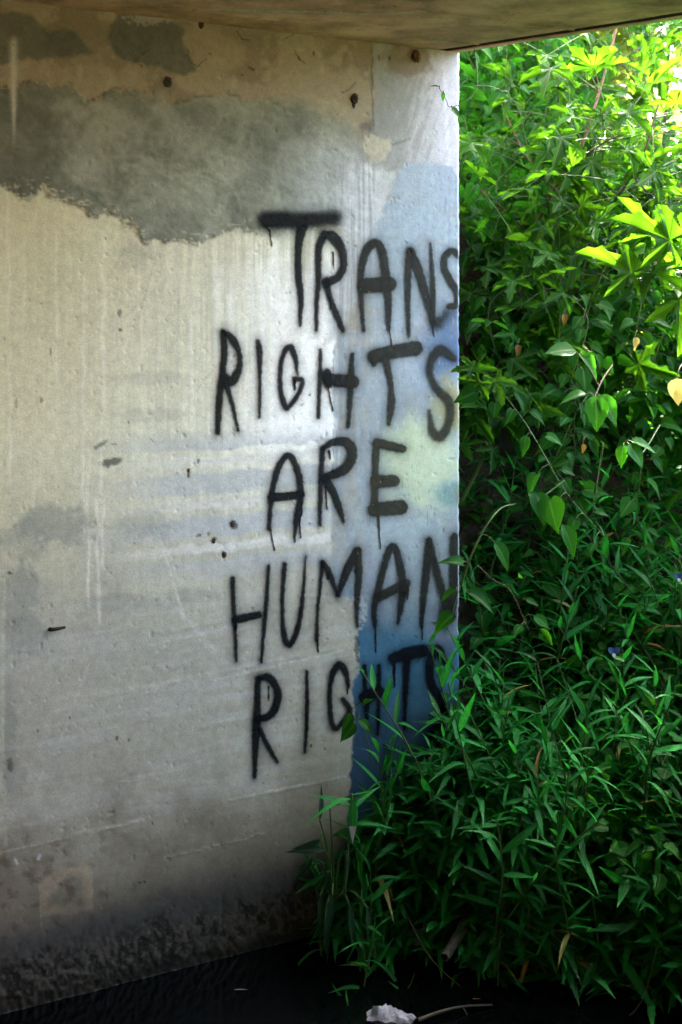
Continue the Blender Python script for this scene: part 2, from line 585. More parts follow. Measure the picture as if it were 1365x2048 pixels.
def pigment(a, b):
    """paint, cement, silt and stains of the wall at photo position a, b; linear base colour and wetness"""
    n1, n2, n3 = fb(a / 90, b / 90, 40), fb(a / 22, b / 22, 41), fb(a / 6, b / 6, 42, 3)
    vst = fb(a / 5, b / 170, 43, 3)                    # vertical brush marks
    vst2 = fb(a / 13, b / 320, 44, 3)
    hst = fb(a / 160, (b + 0.12 * (a - 300) * (b - HZ) / 600) / 14, 45, 4)   # marks that run along the boards
    c = np.zeros(a.shape + (3,)) + lin(158, 148, 125)
    c = blend(c, lin(126, 115, 94), ss(n1, 0.42, 0.62) * 0.7)
    c = blend(c, lin(176, 168, 144), ss(n2, 0.55, 0.75) * 0.5)
    # lower, bare board-marked concrete
    low = ss(b + (n1 - .5) * 160, 850, 1350)
    c = blend(c, lin(170, 166, 150), low)
    c = blend(c, lin(178, 176, 166), low * ss(hst, 0.5, 0.66) * 0.7)
    silt = ss(b + 0.10 * a + (n1 - .5) * 260, 1530, 1800)
    c = blend(c, lin(110, 103, 87), silt * 0.88)
    c = blend(c, lin(96, 78, 60), silt * ss(n2, 0.5, 0.7) * ss(a, 420, 80) * 0.8)
    c = blend(c, lin(140, 130, 114), silt * ss(n3, 0.58, 0.75) * 0.35)
    # whitewash
    x, y = warp(a, b, 26, 50)
    ws = poly_sd(x, y, [(-400, 330), (760, 330), (690, 560), (672, 700), (668, 1080), (664, 1190), (560, 1330), (330, 1420), (-400, 1420)])
    wm = ss(ws, -6, 10) * (1 - ss(b + 160 * (n1 - .5) + 70 * (hst - .5), 860, 1330))
    wash = lin(218, 216, 194) * (0.79 + 0.38 * vst)[..., None]
    wash = blend(wash, lin(210, 206, 172), ss(a, 420, 60) * 0.7)
    wash = blend(wash, lin(247, 246, 242), ss(a + (vst2 - .5) * 240, 380, 560) * ss(b + (vst - .5) * 150, 470, 580) * ss(b, 960, 850) * 0.9)  # whiter paint that also carries the glow of light at mid wall
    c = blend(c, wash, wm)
    # thin long drips, brighter paint
    for dx, y0, y1, w, amt in [(18, 380, 640, 3, .55), (50, 480, 640, 3, .4), (112, 470, 750, 2.5, .6), (142, 500, 640, 2, .4), (207, 470, 800, 4, .75),
                               (167, 550, 1060, 3, .6), (205, 800, 1120, 3.5, .65), (21, 700, 960, 2.5, .6), (178, 900, 1200, 3, .6), (196, 1000, 1230, 3.5, .6),
                               (70, 980, 1010, 3, .5), (262, 590, 760, 2, .4), (285, 640, 800, 2, .45), (440, 600, 840, 1.5, .35), (395, 620, 800, 2, .35),
                               (46, 660, 710, 2.5, .5), (232, 620, 700, 2, .4), (330, 650, 900, 2, .3)]:
        ax = dx + (vn(b / 40, b * 0 + dx, 60) - .5) * 8
        m = np.exp(-((a - ax) / (w * (0.6 + 0.8 * vn(b / 18, b * 0 + dx, 61)))) ** 2) * ss(b, y0 - 20, y0 + 10) * ss(b, y1 + 30, y1)
        c = blend(c, lin(232, 228, 210), m * min(1, amt * 1.1))
    # board-form bands between the whitewash and the silt, greyer and paler by turns
    band = ss(a, 120, 420) * ss(b, 840, 900) * ss(b, 1180, 1090) * ss(a, 668, 655)
    bb = b + 0.075 * (a - 500) * (b - HZ) / 350
    strip = 0.5 + 0.5 * np.sin((bb - 895) / 86.0 * 2 * np.pi + (n2 - .5) * 1.6)
    c = blend(c, lin(176, 180, 182), band * ss(strip, 0.55, 0.35) * 0.75)
    c = blend(c, lin(214, 212, 204), band * ss(strip, 0.8, 0.97) * 0.7)
    # greenish damp smudges
    for (cx, cy, rx, ry, amt) in [(110, 1050, 95, 45, .6), (50, 1075, 50, 50, .45), (40, 1190, 40, 70, .5), (45, 1270, 55, 40, .5), (285, 1050, 60, 35, .35),
                                  (300, 755, 90, 18, .25), (300, 830, 90, 16, .25), (240, 1205, 120, 20, .35), (20, 1480, 16, 130, .5), (390, 1190, 60, 18, .3),
                                  (270, 510, 45, 40, .3), (30, 1560, 24, 60, .4)]:
        r = np.hypot((a - cx) / rx, (b - cy) / ry) + (n2 - .5) * 1.1 + (n3 - .5) * .4
        c = blend(c, lin(136, 138, 128), ss(r, 1.05, 0.6) * amt)
    # grey repair mortar
    gm = gray_mask(a, b)
    swx = a / 55 + 1.8 * fb(a / 110, b / 110, 70, 3)
    swy = b / 48 + 1.8 * fb(a / 110, b / 110, 71, 3)
    sw = fb(swx, swy, 72, 5)
    ring = 0.5 + 0.5 * np.sin(fb(a / 150, b / 120, 73, 2) * 60 + sw * 9)
    g = np.zeros(a.shape + (3,)) + lin(134, 138, 124)
    g = blend(g, lin(108, 112, 100), ss(sw, 0.52, 0.36) * 0.6)
    g = blend(g, lin(160, 165, 150), ss(sw, 0.5, 0.68) * 0.55)
    arcs = np.zeros(a.shape)
    for i, (cx, cy, rr, a0) in enumerate([(120, 330, 60, .3), (200, 300, 80, 2.2), (300, 420, 110, 4.2), (330, 260, 70, 1.0), (420, 300, 90, 3.0), (520, 330, 120, 4.4), (480, 420, 90, 4.9),
                                          (590, 300, 90, 5.2), (640, 360, 110, 3.6), (260, 370, 60, 5.0), (570, 230, 60, 4.6), (400, 420, 80, 5.4), (60, 250, 70, 1.6), (680, 300, 80, 3.9)]):
        dx, dy = a - cx + (n2 - .5) * 14, b - cy + (n2 - .5) * 14
        r_ = np.hypot(dx, dy)
        an = np.cos(np.arctan2(dy, dx) - a0)
        lines_ = vn(r_ / 2.6, np.arctan2(dy, dx) * 2.5, 300 + i) - .5
        arcs = arcs + lines_ * ss(r_, rr * .25, rr * .5) * ss(r_, rr * 1.15, rr * .9) * ss(an, -.1, .6)
        edge_ = np.exp(-((r_ - rr) / 3.5) ** 2) * ss(an, .2, .8)
        g = blend(g, lin(170, 176, 160) if i % 2 else lin(98, 102, 90), edge_ * .22)
    g = g * (1 + .22 * np.clip(arcs, -.7, .7))[..., None]
    g = blend(g, lin(150, 153, 144), ring * 0.12)
    g = blend(g, lin(88, 92, 82), ss(a + (n2 - .5) * 150, 200, 40) * 0.65)
    for (cx, cy, rr, k) in [(103, 312, 26, .5), (190, 345, 45, -.4), (280, 350, 60, .35), (560, 250, 70, .3), (270, 430, 34, .4), (470, 330, 45, -.3), (600, 330, 60, -.45),
                            (370, 300, 50, .25), (90, 380, 50, .5)]:
        r = np.hypot(a - cx, (b - cy)) / rr + (n2 - .5) * .4
        mk = ss(r, 1.0, 0.8)
        g = blend(g, lin(92, 95, 86) if k > 0 else lin(172, 175, 166), mk * abs(k) * .6)
    g = blend(g, lin(176, 182, 184), ss(a + (n1 - .5) * 120, 520, 700) * ss(b, 240, 330) * 0.75)
    c = blend(c, g, gm)
    scr_ = ss(vn(a / 16, b / 3.2, 310), .55, .75) * ss(np.abs(poly_sd(*warp(a, b, 16, 20), GRAY) - 4), 22, 6)
    c = blend(c, lin(206, 200, 176), scr_ * ss(n3, .45, .6) * ss(b, 340, 370) * ss(a, 560, 420) * .7)
    scr_ = ss(vn(a / 20, b / 4, 311), .5, .8) * ss(np.abs(poly_sd(*warp(a, b, 16, 20), GRAY)), 30, 6)
    c = blend(c, lin(150, 146, 126), scr_ * ss(n3, .45, .6) * ss(b, 260, 230) * .5)
    edge = np.exp(-((poly_sd(*warp(a, b, 16, 20), GRAY) + 3) / 4.0) ** 2)
    c = blend(c, lin(86, 84, 72), edge * ss(n2, 0.45, 0.6) * ss(a, 620, 420) * 0.6)
    # dark mortar left near the soffit
    for pts, amt in [([(215, 60), (235, 28), (270, 22), (340, 45), (368, 62), (375, 110), (392, 140), (370, 152), (320, 138), (245, 122), (212, 78)], .85),
                     ([(-400, 10), (0, 25), (60, 30), (95, 62), (115, 110), (60, 120), (0, 130), (-400, 130)], .75),
                     ([(98, 62), (140, 58), (172, 90), (185, 108), (120, 112), (100, 90)], .85), ([(325, 155), (345, 158), (340, 172), (328, 172)], .9)]:
        x, y = warp(a, b, 12, 80)
        c = blend(c, lin(90, 95, 86) * (0.7 + 0.6 * n3)[..., None], ss(poly_sd(x, y, pts), -5, 5) * amt)
    c = blend(c, lin(170, 168, 160), ss(np.hypot((a - 300) / 60, (b - 38) / 12) + (n3 - .5) * 1.4, 1.0, 0.7) * .7)
    c = blend(c, lin(150, 82, 50), ss(np.hypot((a - 245) / 22, (b - 20) / 7) + (n3 - .5) * 2, 1.0, 0.6) * .6)
    # pale streak
    c = blend(c, lin(205, 205, 196), np.exp(-((a - 28) / (2.5 + 5 * ss(b, 290, 120))) ** 2) * ss(b, 66, 90) * ss(b, 320, 190) * .85)
    # raw trowelled render at the wall's free end, above the blue
    x, y = warp(a, b, 10, 90)
    rm = ss(poly_sd(x, y, [(745, 60), (744, 90), (748, 190), (742, 262), (728, 270), (728, 300), (745, 345), (790, 335), (800, 400), (1000, 400), (1000, 60)]), -1.5, 2.5)
    dg = fb((a + b * .35) / 7, (b - a * .2) / 60, 91, 4)
    rr = np.zeros(a.shape + (3,)) + lin(176, 173, 170)
    rr = blend(rr, lin(140, 140, 134), ss(dg, 0.56, 0.4) * .6)
    rr = blend(rr, lin(142, 144, 138), ss(a + .12 * (b - 200) + (n2 - .5) * 30, 845, 800) * .8)
    rr = blend(rr, lin(196, 192, 196), ss(a + (n2 - .5) * 25, 850, 885) * .6)
    rr = blend(rr, lin(206, 206, 208), np.exp(-((a - 893 - (b - 230) * .05) / 5) ** 2) * ss(dg, .35, .55) * .8)
    rr = blend(rr, lin(128, 112, 88), ss(np.hypot((a - 815) / 55, (b - 112) / 48) + (n2 - .5) * .8, 1.05, .7) * .75)
    c = blend(c, rr, rm)
    c = blend(c, lin(188, 180, 158) * (0.85 + .3 * n3)[..., None], ss(poly_sd(*warp(a, b, 12, 92), [(726, 262), (760, 270), (785, 285), (782, 300), (775, 325), (745, 325), (728, 305)]), -3, 3) * .85)
    c = blend(c, lin(60, 58, 50), np.exp(-((a - 745 - (b - 180) * .015 + (n2 - .5) * 8) / 1.8) ** 2) * ss(b, 86, 95) * ss(b, 270, 240) * .6)
    c = blend(c, lin(96, 96, 90), ss(np.hypot((a - 735) / 14, (b - 258) / 14) + (n3 - .5) * 1.2, 1.1, .7) * .6)
    c = blend(c, lin(108, 104, 98), np.exp(-(seg_dist(a, b, (785, 290), (820, 278)) / 2.0) ** 2) * .8)
    # washed grey-white between the mortar and the blue
    x, y = warp(a, b, 22, 95)
    tm = ss(poly_sd(x, y, [(690, 330), (760, 330), (800, 345), (770, 440), (715, 600), (672, 690), (655, 690), (670, 500)]), -10, 12)
    c = blend(c, blend(np.zeros(a.shape + (3,)) + lin(196, 198, 200), lin(160, 162, 164), ss(vst, .5, .3)), tm * .8)
    # blue paint
    x, y = warp(a, b, 9, 100)
    bpoly = [(790, 362), (800, 345), (815, 328), (845, 322), (872, 326), (905, 334), (912, 352), (1000, 380), (1000, 1720), (690, 1720), (706, 1480), (708, 1360), (716, 1350), (716, 1198),
             (664, 1190), (664, 1060), (666, 845), (668, 690), (690, 660), (716, 600), (735, 480), (765, 420)]
    bm = ss(poly_sd(x, y, bpoly), -2.5, 3)
    top_f = ss(a + (n2 - .5) * 80, 690, 780)
    bm = bm * np.where(b < 660, 0.30 + 0.70 * top_f, 1.0)
    bm = bm * (1 - .55 * ss(fb(a / 4, b / 90, 101, 3) + .25 * (n2 - .5), .46, .60) * ss(a, 790, 690) * ss(b, 1200, 1120))
    bm = bm * (1 - .25 * ss(fb(a / 30, b / 26, 102, 4), .5, .75) * ss(b, 1200, 1000))
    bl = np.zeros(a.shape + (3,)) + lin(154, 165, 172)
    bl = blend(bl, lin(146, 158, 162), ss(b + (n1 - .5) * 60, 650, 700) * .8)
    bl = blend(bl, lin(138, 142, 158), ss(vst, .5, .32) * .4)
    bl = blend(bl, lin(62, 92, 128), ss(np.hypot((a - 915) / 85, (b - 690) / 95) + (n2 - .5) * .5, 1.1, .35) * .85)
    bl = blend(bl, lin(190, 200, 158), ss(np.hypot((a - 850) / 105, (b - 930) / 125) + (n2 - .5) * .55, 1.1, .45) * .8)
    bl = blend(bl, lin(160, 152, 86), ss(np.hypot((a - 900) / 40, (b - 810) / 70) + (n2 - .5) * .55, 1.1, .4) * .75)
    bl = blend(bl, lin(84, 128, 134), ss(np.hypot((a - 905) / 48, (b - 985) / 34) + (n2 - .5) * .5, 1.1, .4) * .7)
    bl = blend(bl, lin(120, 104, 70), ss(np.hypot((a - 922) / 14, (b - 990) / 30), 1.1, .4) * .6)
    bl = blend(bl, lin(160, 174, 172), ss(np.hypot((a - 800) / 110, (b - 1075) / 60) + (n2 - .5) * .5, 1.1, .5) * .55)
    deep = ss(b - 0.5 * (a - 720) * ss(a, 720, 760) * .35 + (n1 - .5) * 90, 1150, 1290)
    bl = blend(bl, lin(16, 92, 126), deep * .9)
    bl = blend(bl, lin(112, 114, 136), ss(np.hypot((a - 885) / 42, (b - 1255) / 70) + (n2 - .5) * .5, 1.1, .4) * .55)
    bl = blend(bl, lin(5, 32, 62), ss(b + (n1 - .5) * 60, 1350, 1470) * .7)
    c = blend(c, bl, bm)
    # scraped speckle: paint missing in fine vertical scratches on the blue
    scr = ss(vn(a / 2.2, b / 16, 110), .82, .93) * ss(fb(a / 40, b / 60, 111), .46, .6)
    c = blend(c, lin(92, 96, 104), scr * bm * .55)
    c = blend(c, lin(206, 208, 206), ss(vn(a / 3.5, b / 9, 112), .86, .95) * bm * .3 * ss(b, 1180, 1000))
    # ragged pale scraping at the step of the blue field
    c = blend(c, lin(186, 190, 190), ss(poly_sd(*warp(a, b, 10, 115), [(690, 1190), (735, 1196), (728, 1260), (712, 1262), (706, 1215)]), -3, 3) * ss(n3, .4, .55) * .8)
    c = blend(c, lin(40, 42, 46), ss(np.hypot((a - 714) / 5, (b - 1300) / 40) + (n3 - .5) * 1.6, 1.0, .7) * .7)
    # scratches, white lines
    for (p, q, w, amt, col) in [((0, 1706), (280, 1640), 1.8, .5, (196, 186, 168)), ((155, 1672), (290, 1640), 2.2, .6, (200, 194, 178)), ((460, 1600), (690, 1553), 1.8, .6, (196, 192, 186)),
                                ((330, 1715), (530, 1666), 1.6, .45, (190, 180, 164)), ((430, 1360), (700, 1297), 2.2, .5, (206, 204, 196)), ((100, 1400), (430, 1350), 5, .35, (196, 188, 168)),
                                ((240, 1565), (430, 1522), 2, .5, (200, 196, 184)), ((180, 1325), (110, 1510), 2.5, .4, (200, 196, 184)), ((90, 1535), (70, 1590), 3, .5, (200, 198, 190)),
                                ((70, 1605), (140, 1583), 3, .4, (190, 180, 160)), ((322, 1080), (370, 1240), 3, .5, (216, 212, 200)), ((355, 1220), (430, 1300), 6, .3, (206, 204, 196)),
                                ((10, 1150), (6, 1400), 2.2, .6, (206, 196, 166)), ((7, 1400), (8, 1520), 2.2, .6, (200, 190, 160)), ((10, 1560), (12, 1690), 3, .4, (196, 180, 150)),
                                ((80, 1770), (84, 1860), 2, .5, (186, 168, 140)), ((182, 1745), (184, 1820), 4, .4, (190, 178, 156)), ((95, 1790), (140, 1740), 7, .35, (186, 172, 148)),
                                ((140, 1740), (180, 1735), 4, .4, (186, 172, 148)), ((365, 1000), (640, 968), 2.5, .35, (216, 214, 208)), ((300, 1290), (520, 1240), 3, .35, (206, 204, 196)),
                                ((250, 635), (330, 560), 2, .25, (150, 146, 130)), ((215, 560), (250, 500), 2.2, .3, (120, 120, 104)), ((250, 500), (315, 520), 2.2, .3, (120, 120, 104)),
                                ((315, 505), (275, 645), 1.6, .3, (120, 120, 104)), ((380, 795), (440, 725), 1.2, .4, (130, 126, 112)), ((600, 1190), (660, 1195), 2, .4, (210, 208, 200))]:
        d = seg_dist(a, b + (n2 - .5) * 8, p, q)
        c = blend(c, lin(*col), np.exp(-np.maximum(d, 0) ** 2 / (w * w)) * amt * (0.45 + 0.9 * ss(n3, .4, .65)))
    # silt-framed square
    sq = poly_sd(*warp(a, b, 8, 120), [(80, 1770), (120, 1735), (182, 1735), (186, 1820), (150, 1826), (82, 1834)])
    c = blend(c, lin(172, 156, 130), ss(sq, -3, 4) * ss(sq, 26, 8) * .5)
    # spots: pits, crusts, dirt
    for (x0, y0, rx, ry, ang, col, amt) in [(222, 925, 24, 10, -12, (78, 80, 66), .85), (202, 890, 16, 6, -30, (90, 92, 78), .75), (228, 888, 9, 3, -10, (110, 110, 96), .7),
                                           (378, 946, 4, 13, 5, (56, 40, 34), .9), (397, 922, 3, 7, 10, (80, 70, 60), .8), (466, 1050, 9, 12, -35, (66, 52, 46), .85), (428, 1080, 9, 7, -50, (66, 54, 48), .85),
                                           (449, 1109, 5, 9, -25, (66, 50, 44), .9), (398, 1071, 8, 3, -20, (80, 68, 60), .8), (418, 1068, 4, 6, 0, (80, 70, 62), .7), (240, 625, 6, 9, 20, (110, 108, 92), .8),
                                           (241, 660, 5, 5, 40, (70, 64, 54), .8), (102, 703, 3, 9, 0, (100, 84, 68), .8), (83, 800, 3, 6, 0, (90, 76, 62), .7), (33, 808, 4, 12, 0, (120, 100, 84), .6),
                                           (20, 1146, 5, 4, 0, (60, 62, 50), .8), (21, 1530, 8, 16, 0, (66, 62, 54), .7), (258, 845, 2.5, 3, 0, (70, 60, 50), .8), (620, 790, 3, 3.5, 0, (90, 72, 60), .8),
                                           (620, 1047, 3, 3, 0, (90, 70, 60), .8), (604, 810, 7, 3, -40, (110, 96, 84), .6), (623, 1492, 3, 4, 0, (40, 36, 36), .9), (650, 1497, 2, 4, -35, (40, 36, 36), .9),
                                           (280, 1765, 3, 3, 0, (40, 30, 28), .9), (290, 1764, 3, 3, 0, (40, 30, 28), .9), (234, 1477, 4, 5, 0, (50, 44, 40), .8), (258, 1480, 3, 4, 0, (50, 44, 40), .8),
                                           (116, 1702, 2.5, 2.5, 0, (30, 26, 24), .9), (140, 1435, 2.5, 3, 0, (50, 44, 40), .8), (77, 1461, 2.5, 3, 0, (50, 44, 40), .8), (33, 1723, 3, 9, -15, (215, 205, 190), .8),
                                           (79, 1713, 4, 8, 20, (190, 190, 200), .8), (305, 1647, 1.5, 5, 0, (50, 40, 36), .8), (283, 132, 3, 3, 0, (70, 56, 46), .8), (402, 50, 6, 5, 0, (60, 50, 42), .8),
                                           (420, 107, 5, 3, 0, (66, 48, 36), .8), (505, 138, 9, 4, 30, (56, 48, 40), .8), (485, 150, 4, 3, 0, (70, 50, 40), .7), (628, 106, 2, 5, 10, (50, 40, 34), .8),
                                           (598, 117, 3, 5, -30, (60, 52, 44), .7), (780, 700, 5, 6, 0, (206, 208, 214), .5), (772, 655, 7, 6, 0, (210, 210, 214), .5), (840, 696, 4, 4, 0, (40, 44, 60), .6),
                                           (832, 1272, 6, 3, 40, (40, 44, 60), .7), (858, 793, 1.6, 1.6, 0, (20, 24, 40), .8), (305, 880, 6, 2, 45, (120, 116, 100), .6), (758, 115, 2, 6, 0, (40, 38, 34), .8),
                                           (779, 116, 2.5, 6, 0, (44, 40, 36), .8), (60, 600, 3, 3, 0, (120, 110, 96), .5), (84, 607, 2, 2, 0, (120, 110, 96), .5)]:
        ca, sa = math.cos(R(ang)), math.sin(R(ang))
        xx, yy = ((a - x0) * ca + (b - y0) * sa) / rx, (-(a - x0) * sa + (b - y0) * ca) / ry
        r = np.hypot(xx, yy) + (n3 - .5) * 0.9
        c = blend(c, lin(*col), ss(r, 1.05, .6) * amt)
    # random pin holes and rust flecks
    ph = vn(a / 4.1, b / 4.1, 130)
    c = blend(c, lin(60, 52, 44), ss(ph, .955, .985) * ss(n2, .5, .65) * .7 * (1 - bm))
    # hairline cracks under the soffit
    for pts in [[(375, 100), (380, 125), (395, 132), (412, 118)], [(565, 80), (585, 70), (595, 55)], [(270, 125), (285, 108), (300, 100)], [(475, 62), (485, 78), (500, 80)],
                [(590, 102), (602, 120), (612, 126)], [(685, 185), (700, 178), (712, 165)]]:
        for p, q in zip(pts, pts[1:]):
            d = seg_dist(a + (n3 - .5) * 5, b + (n2 - .5) * 5, p, q)
            c = blend(c, lin(52, 46, 38), np.exp(-(d / 1.3) ** 2) * .7)
    # water line: damp concrete, then dark algae, down to the creek
    wl = b - (2032 - 0.252 * a)                         # 0 at the water
    j = (n2 - .5) * 60 + (n3 - .5) * 26
    damp = ss(wl + j * .4, -225, -115)
    c = blend(c, lin(40, 46, 52), damp * .85)
    alg = ss(wl + j * 1.3, -135, -80)
    c = blend(c, lin(62, 60, 55), alg * .8)
    blot = fb(a / 8, b / 11, 330, 5)
    c = blend(c, lin(9, 10, 8), alg * ss(blot + (n2 - .5) * .5, .44, .56) * ss(wl + j * .5, -150, -110) * .92)
    c = blend(c, lin(96, 92, 82), alg * ss(n3, .6, .74) * .45)
    c = blend(c, lin(14, 15, 15), ss(wl + j * .3, -40, -5) * .8)
    c = blend(c, lin(92, 96, 104), ss(wl, -7, -3) * ss(wl, 3, 0) * ss(vn(a / 4, b / 4, 320), .45, .7) * .8)
    wet = np.clip(damp * .4 + ss(wl, -60, -10) * .8, 0, 1)
    return c, wet


us = np.concatenate([np.linspace(-16.0, -1.26, 70)[:-1], np.linspace(-1.26, 0.0, 361)])
zs = np.linspace(ZTOP, -1.75, 690)
U, Z = np.meshgrid(us, zs, indexing='ij')
A, B = wall_map(U, Z)
H = relief(A, B)
chip = ss(U, -0.012, 0.0)
edge_in = chip * (0.001 + 0.0018 * ss(fb(Z * 55, Z * 0 + 3, 9, 4), .42, .75) + .004 * ss(fb(Z * 14, Z * 0 + 5, 10, 3), .62, .72))
H = H - chip ** 3 * 0.004
UX = U - edge_in
WX = CORNER[0] + UX * D[0] - H * M[0]
WY = CORNER[1] + UX * D[1] - H * M[1]
nu, nv = U.shape
V = np.stack([WX, WY, Z], -1).reshape(-1, 3)
F = grid_faces(nu, nv)
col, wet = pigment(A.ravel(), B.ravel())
# end face and back of the wall
last = (nu - 1) * nv + np.arange(nv)
THICK = 0.28
back = V[last] + np.array([M[0], M[1], 0]) * THICK
first_back = V[np.arange(nv)] + np.array([M[0], M[1], 0]) * THICK
V2 = np.concatenate([V, back, first_back])
b0 = len(V)
k = np.arange(nv - 1)
Fe = np.stack([last[k], b0 + k, b0 + k + 1, last[k + 1]], 1)
Fb = np.stack([b0 + k, b0 + nv + k, b0 + nv + k + 1, b0 + k + 1], 1)
F = np.concatenate([F, Fe, Fb])
col = np.concatenate([col, np.tile(lin(150, 146, 138), (2 * nv, 1))])
wet = np.concatenate([wet, np.zeros(2 * nv)])
me = mesh_np('concrete_wall', V2, F)
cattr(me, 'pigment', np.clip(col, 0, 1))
fattr(me, 'wet', wet)
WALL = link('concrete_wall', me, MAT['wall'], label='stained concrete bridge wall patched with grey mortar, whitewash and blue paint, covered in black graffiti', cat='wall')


def wall_point(px, py, proud=0.0):
    u, z = on_wall(px, py)
    h = float(relief(np.array([px * 1.0]), np.array([py * 1.0]))[0]) + proud
    return Vector((CORNER[0] + u * D[0] - h * M[0], CORNER[1] + u * D[1] - h * M[1], z))


